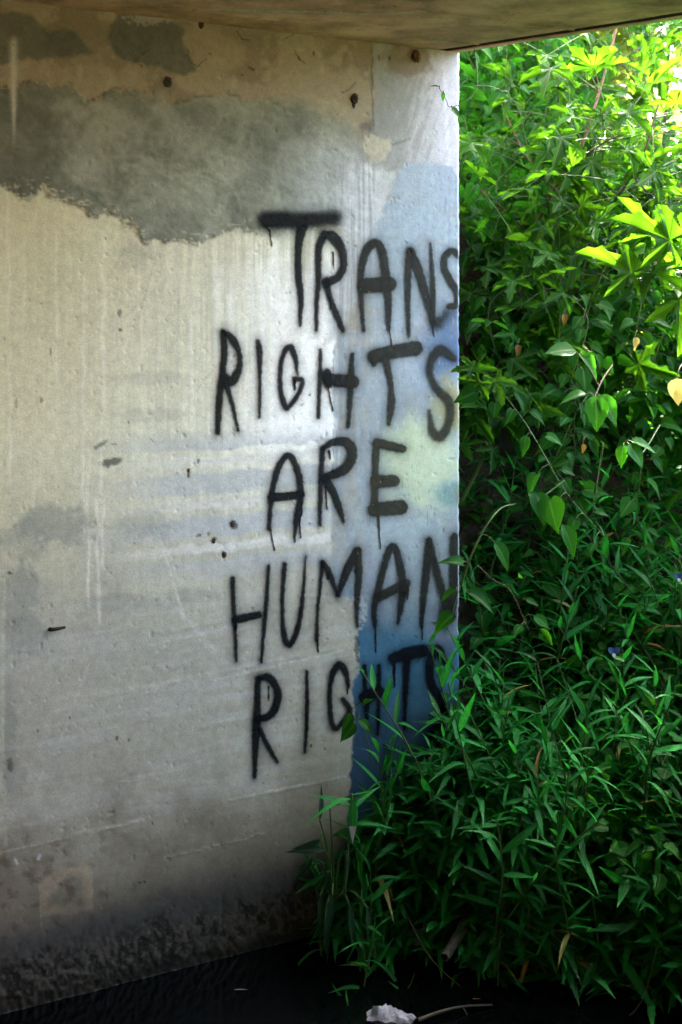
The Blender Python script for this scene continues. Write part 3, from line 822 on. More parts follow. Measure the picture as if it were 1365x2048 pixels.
# --- graffiti: one skin of spray paint per letter. Strokes are (points, half widths, softness) in zoomed tracing units
TR3 = (400, 380, 2.5755)
TR4 = (400, 850, 2.4375)
TR5 = (400, 1250, 2.275)
DR = [4, 3.5, 4.5]
LETTERS = [
    ('T', 'TRANS', TR3, [([(338, 150), (500, 156), (690, 146)], [42, 46, 44], 34), ([(345, 160), (440, 156)], [36, 30], 16), ([(525, 190), (508, 300), (510, 450), (522, 560), (516, 700)], [30, 20, 20, 17, 9], 8),
                         ([(350, 160), (340, 190), (358, 212)], DR, 3), ([(358, 205), (364, 250), (370, 290)], DR, 2)]),
    ('R', 'TRANS', TR3, [([(640, 228), (612, 310), (612, 450), (604, 560), (600, 722)], [22, 20, 16, 14, 12], 8),
                         ([(640, 226), (690, 245), (728, 300), (742, 380), (715, 445), (655, 480)], [20, 30, 26, 22, 22, 26], 9), ([(648, 470), (672, 560), (708, 650), (738, 722)], [22, 16, 18, 15], 8),
                         ([(686, 320), (690, 405)], DR[:2], 2), ([(668, 550), (673, 614)], DR[:2], 2)]),
    ('A', 'TRANS', TR3, [([(845, 725), (832, 570), (830, 430), (850, 330), (880, 285), (910, 275), (938, 315), (955, 420), (965, 520), (972, 600), (970, 715)], [11, 14, 18, 24, 26, 24, 24, 24, 24, 20, 14], 8),
                         ([(850, 492), (975, 485)], [40, 40], 8), ([(975, 700), (980, 750), (986, 805)], DR, 2)]),
    ('N', 'TRANS', TR3, [([(1075, 748), (1072, 600), (1072, 430), (1082, 325)], [12, 16, 20, 22], 8), ([(1085, 315), (1130, 430), (1170, 570), (1200, 680)], [24, 26, 22, 16], 8),
                         ([(1188, 275), (1195, 400), (1200, 550), (1200, 690)], [7, 13, 17, 16], 7), ([(1196, 690), (1206, 752)], DR[:2], 2)]),
    ('S', 'TRANS', TR3, [([(1338, 345), (1300, 312), (1262, 345), (1258, 405), (1290, 470), (1326, 530), (1322, 590), (1285, 600)], [18, 18, 20, 20, 21, 21, 20, 18], 8),
                         ([(1270, 640), (1225, 690)], [24, 30], 34)]),
    ('R', 'RIGHTS', TR3, [([(120, 732), (126, 850), (115, 960), (102, 1080), (92, 1250)], [17, 20, 18, 20, 15], 9), ([(122, 728), (170, 770), (205, 850), (200, 930), (165, 985), (130, 960)], [14, 22, 16, 20, 28, 20], 9),
                          ([(130, 980), (152, 1050), (175, 1130), (198, 1240)], [18, 14, 12, 9], 8)]),
    ('I', 'RIGHTS', TR3, [([(300, 778), (308, 830), (310, 960), (308, 1172)], [14, 18, 12, 9], 8)]),
    ('G', 'RIGHTS', TR3, [([(503, 960), (495, 880), (470, 812), (440, 830), (418, 900), (415, 1000), (428, 1080), (447, 1122), (482, 1090), (517, 1030), (527, 980), (492, 975)], [7, 14, 20, 16, 14, 14, 16, 16, 14, 15, 14, 17], 8),
                          ([(487, 985), (489, 1030)], [9, 4], 2)]),
    ('H', 'RIGHTS', TR3, [([(622, 825), (620, 950), (615, 1080), (612, 1172)], [10, 13, 12, 12], 8), ([(655, 945), (662, 1000)], [26, 24], 6), ([(665, 975), (790, 988)], [34, 34], 7),
                          ([(786, 845), (780, 960), (775, 1080), (765, 1218)], [12, 18, 16, 12], 8), ([(662, 1015), (672, 1080), (684, 1137)], DR, 2)]),
    ('T', 'RIGHTS', TR3, [([(898, 858), (1000, 832), (1110, 815)], [36, 36, 40], 7), ([(900, 860), (896, 900)], [26, 14], 6), ([(955, 870), (972, 940), (985, 1030), (985, 1110), (972, 1205)], [24, 19, 17, 22, 12], 8)]),
    ('S', 'RIGHTS', TR3, [([(1308, 868), (1245, 825), (1198, 865), (1186, 950), (1225, 1030), (1283, 1090), (1286, 1190), (1240, 1268), (1198, 1240), (1182, 1140)], [22, 30, 25, 22, 24, 26, 24, 30, 24, 12], 14)]),
    ('A', 'ARE', TR4, [([(338, 505), (345, 400), (357, 300), (387, 200), (430, 148), (465, 190), (488, 270), (490, 360), (472, 450), (462, 545)], [13, 14, 16, 18, 18, 18, 18, 18, 17, 8], 8), ([(350, 352), (490, 340)], [22, 22], 7),
                       ([(345, 510), (350, 555), (364, 610)], DR, 2), ([(492, 360), (497, 420), (485, 470), (490, 548)], [5, 4, 4, 4], 2), ([(462, 540), (464, 570)], DR[:2], 2)]),
    ('R', 'ARE', TR4, [([(585, 487), (588, 350), (592, 230), (600, 115)], [10, 14, 14, 16], 8), ([(602, 112), (650, 84), (710, 82), (742, 122), (732, 182), (690, 225), (622, 248)], [14, 21, 25, 26, 26, 26, 20], 7),
                       ([(612, 262), (650, 330), (685, 420), (700, 472)], [24, 21, 17, 9], 7), ([(612, 300), (619, 410)], DR[:2], 2), ([(630, 125), (634, 165)], [6, 4], 2)]),
    ('E', 'ARE', TR4, [([(862, 82), (856, 200), (853, 330), (852, 425)], [20, 18, 19, 20], 6), ([(870, 88), (930, 102), (988, 116)], [22, 24, 21], 5), ([(862, 275), (945, 272)], [33, 30], 6), ([(852, 412), (980, 400)], [34, 36], 6),
                       ([(870, 450), (875, 530), (880, 602)], [8, 4, 4], 2)]),
    ('H', 'HUMAN', TR4, [([(160, 748), (164, 850), (170, 960), (176, 1150)], [13, 13, 12, 9], 8), ([(175, 948), (283, 926)], [21, 20], 6), ([(335, 685), (326, 850), (312, 1000), (298, 1155)], [10, 13, 12, 9], 8),
                         ([(176, 975), (172, 1000)], [8, 5], 2)]),
    ('U', 'HUMAN', TR4, [([(414, 678), (405, 800), (403, 920), (410, 1015), (432, 1070), (465, 1030), (490, 930), (505, 800), (516, 638)], [14, 13, 12, 16, 18, 16, 14, 11, 6], 8)]),
    ('M', 'HUMAN', TR4, [([(572, 1045), (573, 930), (585, 800), (597, 672)], [12, 9, 10, 12], 7), ([(598, 670), (630, 720), (672, 832)], [16, 17, 9], 7), ([(674, 828), (720, 705), (765, 612)], [14, 22, 20], 7),
                         ([(771, 612), (775, 740), (765, 880), (768, 982)], [20, 20, 14, 9], 7), ([(572, 1050), (575, 1105)], [6, 4], 2), ([(625, 725), (626, 752)], [7, 4], 2)]),
    ('A', 'HUMAN', TR4, [([(855, 980), (850, 900), (870, 800), (905, 665), (936, 592), (962, 625), (985, 740), (986, 830), (966, 968)], [12, 16, 18, 20, 20, 20, 22, 22, 9], 8), ([(870, 838), (1005, 772)], [25, 24], 7),
                         ([(1008, 790), (1012, 850)], [12, 4], 3), ([(856, 980), (857, 1108)], DR[:2], 2)]),
    ('N', 'HUMAN', TR4, [([(1080, 982), (1090, 850), (1105, 700), (1116, 560)], [11, 18, 22, 18], 8), ([(1120, 570), (1150, 700), (1190, 840), (1215, 920)], [18, 22, 24, 28], 10), ([(1243, 550), (1240, 700), (1235, 850), (1215, 915)], [28, 27, 25, 28], 10),
                         ([(1200, 920), (1190, 960)], [40, 30], 30), ([(1082, 985), (1085, 1042)], DR[:2], 2)]),
    ('R', 'RIGHTS', TR5, [([(266, 242), (262, 380), (257, 480), (249, 690)], [15, 18, 20, 11], 8), ([(266, 242), (312, 238), (350, 290), (352, 350), (320, 410), (266, 428)], [14, 20, 20, 20, 20, 18], 8), ([(272, 475), (310, 550), (352, 622)], [14, 13, 9], 7),
                          ([(312, 280), (313, 342)], DR[:2], 2)]),
    ('I', 'RIGHTS', TR5, [([(486, 212), (488, 350), (485, 470), (478, 577)], [9, 11, 11, 8], 7)]),
    ('G', 'RIGHTS', TR5, [([(677, 282), (662, 210), (632, 182), (602, 230), (591, 310), (596, 420), (616, 472), (650, 440), (682, 390), (652, 338)], [10, 16, 20, 16, 13, 14, 14, 14, 16, 14], 8), ([(676, 270), (669, 312)], DR[:2], 2)]),
    ('H', 'RIGHTS', TR5, [([(750, 186), (755, 340), (760, 455)], [12, 11, 9], 7), ([(815, 186), (815, 320), (808, 495)], [12, 12, 9], 7), ([(756, 330), (815, 300)], [34, 26], 8), ([(766, 345), (764, 430)], [6, 4], 3)]),
    ('T', 'RIGHTS', TR5, [([(882, 150), (950, 130), (1012, 116)], [26, 32, 30], 7), ([(942, 160), (936, 300), (930, 475)], [19, 15, 9], 8), ([(884, 170), (886, 285)], [8, 4], 3)]),
    ('S', 'RIGHTS', TR5, [([(1108, 165), (1080, 108), (1048, 165), (1050, 260), (1095, 340), (1105, 430), (1060, 490)], [22, 24, 22, 22, 24, 24, 20], 10)]),
]
for ch, word, (ox, oy, k), strokes in LETTERS:
    S = []
    for pts, ws, soft in strokes:
        if len(pts) > 2:
            sp = spline([(x, y, w) for (x, y), w in zip(pts, ws)], 5)
            pts, ws = [(p.x, p.y) for p in sp], [max(p.z, 2.5) for p in sp]
        S.append(([(ox + x / k, oy + y / k) for x, y in pts], [w / k * 1.05 for w in ws], soft / k * 1.15))
    xs = [p[0] for pts, ws, s in S for p in pts]
    ys = [p[1] for pts, ws, s in S for p in pts]
    x0, x1, y0, y1 = min(xs) - 36, min(max(xs) + 36, 918.5), min(ys) - 36, max(ys) + 30
    ua, za = on_wall(x0, HZ)
    ub, _ = on_wall(x1, HZ)
    nU = max(8, int((ub - ua) / 0.0019))
    zmid = (CORNER[1] + ua * D[1] + CORNER[1] + ub * D[1]) / 2 / FPX
    z1, z0 = -(y0 - HZ) * zmid, -(y1 - HZ) * zmid
    nZ = max(8, int((z1 - z0) / 0.0021))
    uu, zz = np.meshgrid(np.linspace(ua, ub, nU), np.linspace(z1, z0, nZ), indexing='ij')
    a, b = wall_map(uu, zz)
    wa = a + (vn(a / 5, b / 5, 200) - .5) * 2.0
    wb = b + (vn(a / 5, b / 5, 201) - .5) * 2.0
    cover = np.zeros(a.shape)
    core = np.zeros(a.shape)
    for pts, ws, soft in S:
        sd = np.full(a.shape, 1e9)
        for i in range(len(pts) - 1):
            sd = np.minimum(sd, seg_dist(wa, wb, pts[i], pts[i + 1], ws[i], ws[i + 1]))
        cv = ss(sd, soft * .62, -soft * .95) * (0.97 if soft < 2 else 0.9)
        if soft > 2:
            cv = np.maximum(cv, 0.30 * np.exp(-np.maximum(sd, 0) / 6.5))
        cover = 1 - (1 - cover) * (1 - cv)
        core = np.maximum(core, ss(-sd, max(ws) * .15, max(ws) * .75))
    thin = ss(a, 640, 760) * ss(b, 1330, 1240) * ss(b, 400, 520)
    cover *= (1 - 0.10 * thin * fb(a / 12, b / 12, 205))
    cover *= ss(a, 919, 915)
    h = relief(a, b) + 0.0013 - ss(uu, -0.012, 0) ** 3 * 0.004
    vx = CORNER[0] + uu * D[0] - h * M[0]
    vy = CORNER[1] + uu * D[1] - h * M[1]
    Fl = grid_faces(nU, nZ)
    cf = cover.ravel()
    Fl = Fl[cf[Fl].max(1) > 0.03]
    used = np.unique(Fl)
    remap = np.full(cf.size, -1)
    remap[used] = np.arange(used.size)
    me = mesh_np('letter', np.stack([vx, vy, zz], -1).reshape(-1, 3)[used], remap[Fl])
    fattr(me, 'cover', cf[used])
    tone = ss(a, 650, 740) * (0.6 + 0.5 * ss(np.abs(b - 930), 200, 60)) * ss(b, 1300, 1150)
    tone = tone * .85 + .28 * core * fb(a / 9, b / 14, 207) * ss(b, 1300, 1000)
    fattr(me, 'tone', np.clip(tone, 0, 1).ravel()[used])
    link('letter', me, MAT['spray'], WALL, label='black spray-painted letter %s of the word %s' % (ch, word))


def lump(name, mat, parent, px, py, rx, rz, proud, seed):
    """a crusty blob stuck on the wall"""
    rs = np.random.default_rng(seed)
    nlat, nlon = 6, 10
    V = []
    c = wall_point(px, py)
    for i in range(nlat + 1):
        th = math.pi / 2 * i / nlat
        for j in range(nlon):
            ph = 2 * math.pi * j / nlon
            r = 1 + (rs.random() - .5) * .5
            u, z, h = rx * math.cos(th) * math.cos(ph) * r, rz * math.cos(th) * math.sin(ph) * r, proud * math.sin(th) * (1 + (rs.random() - .5) * .4)
            V.append((c.x + u * D[0] - (h - .001) * M[0], c.y + u * D[1] - (h - .001) * M[1], c.z + z))
    F = [(i * nlon + j, i * nlon + (j + 1) % nlon, (i + 1) * nlon + (j + 1) % nlon, (i + 1) * nlon + j) for i in range(nlat) for j in range(nlon)]
    return link(name, mesh_np(name, V, np.array(F), False), mat, parent)


o = lump('mud_nest', MAT['mud'], WALL, 832, 114, 0.013, 0.017, 0.014, 1)
o['label'] = 'orange brown mud nest under the soffit'
o = lump('mud_nest', MAT['mud_groove_shade'], WALL, 709, 197, 0.010, 0.014, 0.009, 2)
o['label'] = 'small dark brown mud nest'
for i, (px, py, s) in enumerate([(708, 212, .005), (336, 164, .010), (403, 50, .007), (466, 1048, .006), (449, 1109, .006), (378, 940, .004), (428, 1082, .005)]):
    lump('crust', MAT['mud_groove_shade'], WALL, px, py, s, s * 1.3, s * .6, 20 + i)
# rusty bar end that sticks out of the wall
p0 = wall_point(97, 1259, -0.01)
out = Vector((-M[0], -M[1], 0))
al = Vector((D[0], D[1], 0))
pts = spline([p0, p0 + out * .012 + al * .006, p0 + out * .016 + al * .022 + Vector((0, 0, .001)), p0 + out * .018 + al * .036 + Vector((0, 0, .003))], 4)
v, f = tube([(pts, .0055, .0028)], 7)
o = link('bar_end', mesh_np('bar_end', v, f), MAT['rust'], WALL)
o['label'] = 'rusted steel bar end sticking out of the wall'

# ------------------------------------------------------------------ bridge deck
E = np.array([0.806, -0.592])       # along the deck edge
I = np.array([-0.592, -0.806])      # inwards from the edge
qs = np.concatenate([[0, .026, .0261, .056, .0561, .12], np.linspace(.2, 14, 60)])
ps = np.concatenate([np.linspace(-5, -.3, 8), np.linspace(-.2, 1.4, 60), np.linspace(1.6, 8, 12)])
P_, Q_ = np.meshgrid(ps, qs, indexing='ij')
ZZ = np.where((Q_ > .02605) & (Q_ < .05605), ZTOP + .035, ZTOP + 0.0005) + (fb(P_ * 6, Q_ * 6, 14) - .5) * .004
jag = (fb(P_ * 25, P_ * 0, 15, 3) - .5) * .008 * (Q_ < .001)
X_ = CORNER[0] + P_ * E[0] + (Q_ + jag) * I[0]
Y_ = CORNER[1] + P_ * E[1] + (Q_ + jag) * I[1]
V = np.stack([X_, Y_, ZZ], -1).reshape(-1, 3)
npq, nq = P_.shape
F = grid_faces(npq, nq)
# outer face, top and kerb
edge_idx = np.arange(npq) * nq
prof = [(0.0, .62), (-.0, .62), (.0, .62)]
lo = V[edge_idx]
e1 = lo + np.array([0, 0, .62])
e2 = e1 + np.array([I[0] * .3, I[1] * .3, 0])
e3 = e2 + np.array([0, 0, -.17])
far_i = V[edge_idx + nq - 1] + np.array([0, 0, .45])
b0 = len(V)
V = np.concatenate([V, e1, e2, e3, far_i])
k = np.arange(npq - 1)


def strip(a_, b_):
    return np.stack([a_[k], a_[k + 1], b_[k + 1], b_[k]], 1)


ring = [edge_idx] + [b0 + np.arange(npq) + i * npq for i in range(4)] + [edge_idx + nq - 1]
F = np.concatenate([F] + [strip(ring[i], ring[i + 1]) for i in range(5)])
me = mesh_np('bridge_deck', V, F, False)
DECK = link('bridge_deck', me, MAT['soffit'], label='brown stained underside of the concrete bridge deck with a drip groove along its edge', cat='bridge deck')
gp = np.linspace(-.3, 1.6, 80)  # dark lining that puts the groove's shade into its colour
gv = []
for q_, z_ in ((.0262, ZTOP + .0005), (.0268, ZTOP + .030), (.0554, ZTOP + .030), (.056, ZTOP + .0005)):
    gv.append(np.stack([CORNER[0] + gp * E[0] + q_ * I[0], CORNER[1] + gp * E[1] + q_ * I[1], np.full(80, z_) + .002 + (fb(gp * 30, gp * 0, 16) - .5) * .004], -1))
link('drip_groove', mesh_np('drip_groove', np.concatenate(gv), np.concatenate([np.stack([i * 80 + np.arange(79), i * 80 + np.arange(1, 80), (i + 1) * 80 + np.arange(1, 80), (i + 1) * 80 + np.arange(79)], 1) for i in range(3)])), MAT['mud_groove_shade'], DECK)
for tq, w_ in ((-.10, .004), (-.33, .003), (-.62, .004)):
    sv = []
    s_end = .52 * -tq * 0 + (-tq) * .52
    for s_ in np.linspace(-3.0, s_end - .06, 60):
        wob = (float(vn(np.array(s_ * 9), np.array(tq * 5), 12)) - .5) * .004
        for o_, dz_ in ((-w_, .003), (0, -.0025), (w_, .003)):
            pxy = CORNER + D * s_ + M * (tq + o_ + wob)
            sv.append((pxy[0], pxy[1], ZTOP + dz_))
    link('form_seam', mesh_np('form_seam', np.array(sv), grid_faces(60, 3)), MAT['soffit'], DECK)
# chalky streaks on the soffit


def soffit_at(px, py, dz=0.0):
    z = ZTOP + dz
    y = z * FPX / (HZ - py)
    return Vector(((px - 682.5) / FPX * y, y, z))


for pts, w in [([(420, 21), (480, 24), (560, 25), (640, 25), (685, 26)], .010), ([(690, 27), (760, 26), (850, 23)], .005)]:
    rs = random.Random(len(pts))
    P = spline([soffit_at(x, y, -.003) for x, y in pts], 6)
    V, F = [], []
    for i, p in enumerate(P):
        ww = w * (.4 + rs.random() * .8) * math.sin(math.pi * (i + .6) / (len(P) + .2)) ** .4
        V += [p + Vector((0, -ww, 0.004)), p + Vector((0, -ww * .4, 0)), p + Vector((0, ww * .4, 0)), p + Vector((0, ww, 0.004))]
        if i:
            for q in range(3):
                F.append((i * 4 - 4 + q, i * 4 + q, i * 4 + q + 1, i * 4 - 3 + q))
    link('lime_streak', mesh_np('lime_streak', V, np.array(F)), MAT['lime'], DECK)

# the far abutment behind the camera
cA = CORNER + M * -4.7
far_pts = [cA + D * 2.3, cA + D * -16, cA + D * -16 - M * .4, cA + D * 2.3 - M * .4]
V = [(p[0], p[1], z) for z in (-2.3, ZTOP) for p in far_pts]
F = np.array([(0, 1, 5, 4), (1, 2, 6, 5), (2, 3, 7, 6), (3, 0, 4, 7)])
me = mesh_np('far_abutment', V, F, False)
link('far_abutment', me, MAT['soffit'], kind='structure')

# ------------------------------------------------------------------ leaves


def blade(mid, half, droop=0.25, fold=0.18, ripple=0.0, skew=0.0):
    """leaf blade along +Y from its midrib stations and half-widths"""
    V, F, vein = [], [], []
    n = len(mid)
    for i, (y, h) in enumerate(zip(mid, half)):
        z = -droop * y * y
        rz = ripple * math.sin(i * 2.4)
        cx = skew * y * y
        V += [(cx - h, y - h * .12, z + fold * h + rz), (cx, y, z), (cx + h, y - h * .12, z + fold * h - rz)]
        vein += [0, 1, 0]
        if i:
            b = (i - 1) * 3
            F += [(b, b + 1, b + 4, b + 3), (b + 1, b + 2, b + 5, b + 4)]
    return np.array(V), F, np.array(vein, float)


def lance(droop, fold, w=1.0, skew=0.0):
    mid = [0, .08, .22, .4, .6, .8, 1.0]
    half = [.006, .040 * w, .072 * w, .080 * w, .064 * w, .032 * w, .002]
    return blade(mid, half, droop, fold, 0, skew)


def heart(droop, fold, w=1.0, skew=0.0):
    # midrib stations with lobed base
    mid = [0, .06, .2, .38, .58, .78, .92, 1.08]
    half = [.16 * w, .30 * w, .385 * w, .37 * w, .28 * w, .16 * w, .07 * w, .002]
    V, F, ve = blade(mid, half, droop, fold, .012, skew)
    V[0][1] -= .10
    V[2][1] -= .10
    V[3][1] -= .03
    V[5][1] -= .03
    return V, F, ve


def ovate(droop, fold, w=1.0, skew=0.0):
    mid = [0, .1, .25, .42, .6, .78, .9, 1.0]
    half = [.01, .17 * w, .27 * w, .29 * w, .24 * w, .14 * w, .06 * w, .002]
    return blade(mid, half, droop, fold, .016, skew)


def maple(droop, fold, seed):
    """deeply cut five-lobed toothed leaf, fan about the top of the stalk"""
    rs = random.Random(seed)
    lobes = [(-128, .46), (-62, .80), (0, 1.0), (62, .80), (128, .46)]
    out = []

    def pol(deg, r, v):
        out.append((r * math.sin(R(deg)), r * math.cos(R(deg)), v))
    out.append((0.02, -.05, 1.0))
    for i, (dg, L) in enumerate(lobes):
        dg += rs.uniform(-5, 5)
        L *= rs.uniform(.92, 1.08)
        wd = 19 if L > .6 else 19
        pol(dg - wd * .62, L * .56, 0)
        pol(dg - wd * .95, L * .70, 0)
        pol(dg - wd * .42, L * .76, 0)
        pol(dg - wd * .34, L * .87, 0)
        pol(dg, L, 1)
        pol(dg + wd * .34, L * .87, 0)
        pol(dg + wd * .42, L * .76, 0)
        pol(dg + wd * .95, L * .70, 0)
        pol(dg + wd * .62, L * .56, 0)
        if i < 4:
            g = (dg + lobes[i + 1][0]) / 2
            pol(g, .34 if 0 < i < 3 else .29, 0)
    V, vein = [(0, 0, 0)], [1]
    for x, y, v in out:
        r2 = x * x + y * y
        V.append((x, y, -droop * r2 + (0 if v else fold * .16) + rs.uniform(-.012, .012)))
        vein.append(v)
    n = len(out)
    F = [(0, 1 + (i + 1) % n, 1 + i) for i in range(n)]
    return np.array(V), F, np.array(vein, float)


def leaf_mesh(name, spec, mat):
    V, F, ve = spec
    me = mesh_np(name, V, F, True)
    fattr(me, 'vein', ve)
    me.materials.append(mat)
    return me


LANCE = [leaf_mesh('weed_leaf', lance(d, f, w, s), MAT['lance']) for d, f, w, s in [(.25, .3, 1, .06), (.5, .35, .9, -.08), (.1, .25, 1.1, .02), (.75, .4, .95, .1), (-.1, .3, .8, -.04)]]
HEART = [leaf_mesh('vine_leaf', heart(d, f, w, s), MAT['ovate']) for d, f, w, s in [(.25, .3, 1, 0), (.45, .5, .9, .08), (.1, .2, 1.1, -.06), (.6, .25, .85, .05)]]
OVATE = [leaf_mesh('vine_leaf', ovate(d, f, w, s), MAT['ovate']) for d, f, w, s in [(.25, .35, 1, .04), (.5, .45, .9, -.06), (.15, .25, 1.15, 0), (.4, .7, .95, .08)]]
MAPLE = [leaf_mesh('maple_leaf', maple(d, f, s), MAT['maple']) for d, f, s in [(.18, .5, 1), (.32, .8, 2), (.08, .4, 3), (.45, .9, 4)]]


def rv(s=1.0):
    return Vector((random.gauss(0, s), random.gauss(0, s), random.gauss(0, s)))


def outside_wall(p, margin=0.02):
    s, t = st(p.x, p.y)
    if s > margin:
        return True
    return t < -margin


def plant_root(name, loc, label, cat, group=None):
    o = link(name, None, label=label, cat=cat, group=group)
    o.location = loc
    o.empty_display_size = .05
    return o


def add_part(name, me, parent, mat_local):
    o = bpy.data.objects.new(name, me)
    COL.objects.link(o)
    o.parent = parent
    o.matrix_local = mat_local
    return o


# ------------------------------------------------------------------ smartweed plants


def weed_proto(seed, h, nleaf, lean):
    rs = random.Random(seed)
    top = Vector((lean * math.cos(seed), lean * math.sin(seed), h))
    P = spline([(0, 0, -.05), (top.x * .15 + rs.uniform(-.02, .02), top.y * .15, h * .33), (top.x * .45, top.y * .45 + rs.uniform(-.02, .02), h * .68), top], 5)
    v, f = tube([(P, .0032, .0014)], 5)
    stem = mesh_np('stem', v, f)
    stem.materials.append(MAT['weedstem'])
    leaves = []
    az = rs.uniform(0, 6.28)
    for i in range(nleaf):
        t = .20 + .80 * (i / (nleaf - 1)) ** .85
        idx = min(int(t * (len(P) - 1)), len(P) - 1)
        p = P[idx]
        az += math.pi * rs.uniform(.75, 1.25)
        el = R(rs.uniform(5, 35) + 38 * max(0, t - .6) / .4)
        tip = Vector((math.cos(az) * math.cos(el), math.sin(az) * math.cos(el), math.sin(el)))
        ln = rs.uniform(.065, .118) * (1.0 if t < .85 else 1.0 - 2.2 * (t - .85))
        nrm = Vector((0, 0, 1)) + Vector((rs.gauss(0, .25), rs.gauss(0, .25), 0))
        leaves.append((rs.choice(LANCE), frame(tip, nrm, ln, p)))
    return stem, leaves


DRY = [leaf_mesh('dry_weed_leaf', lance(d, f, w, s_), MAT[m_]) for d, f, w, s_, m_ in [(.7, .7, .8, .1, 'brownleaf'), (.5, .5, .9, -.1, 'yellow')]]
WEEDS = [weed_proto(s, h, n, ln) for s, h, n, ln in [(1, .42, 13, .08), (2, .50, 15, .14), (3, .36, 11, .05), (4, .56, 16, .20), (5, .46, 14, .10), (6, .30, 11, .10), (7, .52, 15, .05)]]
W_KINDS = {
    'dock': ('dark narrow-leaved weed crowding the broad-leaved plant at the wall foot', 'weeds at the foot of the wall'),
    'letters': ('narrow-leaved weed growing up in front of the last painted letters', 'weeds in front of the painted corner'),
    'branch': ('shaded narrow-leaved weed leaning over the black water around the fallen dead branch', 'weeds over the water by the dead branch'),
    'water': ('dark narrow-leaved weed at the waterline away from wall and branch', 'weeds along the open water edge'),
    'low': ('narrow-leaved weed low between the painted wall corner and blue flower', 'weeds between the wall corner and the flower'),
    'flower': ('narrow-leaved weed on the low bank in front of the mid-bank blue flower', 'weeds in front of the blue flower'),
    'heart': ('narrow-leaved weed high on the bank under large heart-shaped leaves', 'weeds under the heart-shaped leaves'),
    'back': ('weed at the very back of the bank, half lost in the dark hollow', 'weeds at the back of the hollow'),
    'hollow': ('bright narrow-leaved weed below the dark hollow, behind the blue flower', 'weeds below the dark hollow'),
}


def put_weed(x, y, proto, scale, rz, tilt, kind):
    z = float(ground_z(np.array(x), np.array(y)))
    label, grp = W_KINDS[kind]
    o = plant_root('smartweed', (x, y, z), label, 'weed', grp)
    o.rotation_euler = (tilt[0], tilt[1], rz)
    o.scale = (scale,) * 3
    stem, leaves = WEEDS[proto]
    add_part('stem', stem, o, Matrix.Identity(4))
    for k_, (me, m) in enumerate(leaves):
        dry_ = random.random() < (.10 if k_ < 4 else .012)
        add_part('leaf', random.choice(DRY) if dry_ else me, o, m)


placed = []
tries = 0
while len(placed) < 235 and tries < 30000:
    tries += 1
    y = random.uniform(2.45, 4.0)
    x = random.uniform(-.16, .29 * y + .04)
    s, t = st(x, y)
    tsh = min(max(-0.02 - (s + 0.443), -2.2), .02)
    if t - tsh < -.01 or (s < .12 and t > -.06):
        continue
    z = float(ground_z(np.array(x), np.array(y)))
    if z > -.80:
        continue
    if vn(x * 4.5, y * 4.5, 77) < .36:
        continue
    if any((x - a) ** 2 + (y - b) ** 2 < .042 ** 2 for a, b in placed):
        continue
    placed.append((x, y))
    d_w = t - tsh
    near_wall = s < .12 and t > -.45
    ppx = 682.5 + FPX * x / y
    if near_wall:
        kind = 'dock' if ppx < 760 else 'letters'
    elif d_w < .22:
        kind = 'branch' if ppx < 1010 else 'water'
    elif y < 3.0:
        kind = 'low' if ppx < 1130 else 'flower'
    else:
        kind = 'heart' if ppx < 1150 else ('hollow' if y < 3.35 else 'back')
    sc = random.uniform(.75, 1.15) * (0.85 if near_wall and x < .05 else 1.0) * (.85 if y < 2.65 else 1.0)
    # plants lean to the open light, those at the edge over the water
    lean = .30 if d_w < .15 else .12
    put_weed(x, y, random.randrange(7), sc, random.uniform(0, 6.28), (random.gauss(.5 * lean, .12), random.gauss(0, .14)), kind)


for x, y, pr, sc, tx, ty in [(.20, 2.93, 1, .85, .05, .05), (.26, 2.90, 3, .8, .1, -.1), (.15, 2.92, 4, .85, .0, -.12), (.33, 2.92, 6, 1.1, .05, .1), (.10, 2.88, 0, 1.1, .1, 0), (.36, 2.98, 1, 1.2, 0, .1),
                             (.30, 2.97, 4, .9, .05, -.05), (.24, 2.96, 6, .75, 0, -.08), (.40, 2.90, 3, 1.0, .1, .1), (.05, 2.87, 2, 1.1, .1, -.1),
                             (.30, 2.86, 3, 1.15, .0, -.05), (.36, 2.84, 1, 1.25, .05, .05), (.27, 2.94, 4, .8, .0, .06), (.22, 2.88, 6, .85, .05, -.06), (.42, 2.86, 4, 1.1, .0, .0)]:
    put_weed(x, y, pr, sc, x * 40, (tx, ty), 'letters')
for i in range(10):
    put_weed(random.uniform(-.03, .10), random.uniform(2.68, 2.86), random.choice([2, 5, 0]), random.uniform(.7, .95), i * 1.7, (random.gauss(.12, .1), random.gauss(-.05, .12)), 'dock')

# ------------------------------------------------------------------ joined leaf masses


def mass(name, specs, places, mat, kind='stuff', parent=None, **kw):
    """places: list of (matrix) with spec chosen in turn; one mesh of real leaves"""
    VS, FS, TV, TT, base = [], [], [], [], 0
    tri = []
    for V, F, ve in specs:
        Ft = []
        for f in F:
            Ft.append((f[0], f[1], f[2]))
            if len(f) == 4:
                Ft.append((f[0], f[2], f[3]))
        tri.append((np.c_[V, np.ones(len(V))], np.array(Ft), ve))
    for i, m in enumerate(places):
        V, F, ve = tri[i % len(tri)]
        mm = np.array(m)
        VS.append((V @ mm.T)[:, :3])
        FS.append(F + base)
        TV.append(ve)
        TT.append(np.full(len(V), RNG.random()))
        base += len(V)
    me = mesh_np(name, np.concatenate(VS), np.concatenate(FS))
    fattr(me, 'vein', np.concatenate(TV))
    fattr(me, 'tint', np.concatenate(TT))
    return link(name, me, mat, parent, kind=kind, **kw)


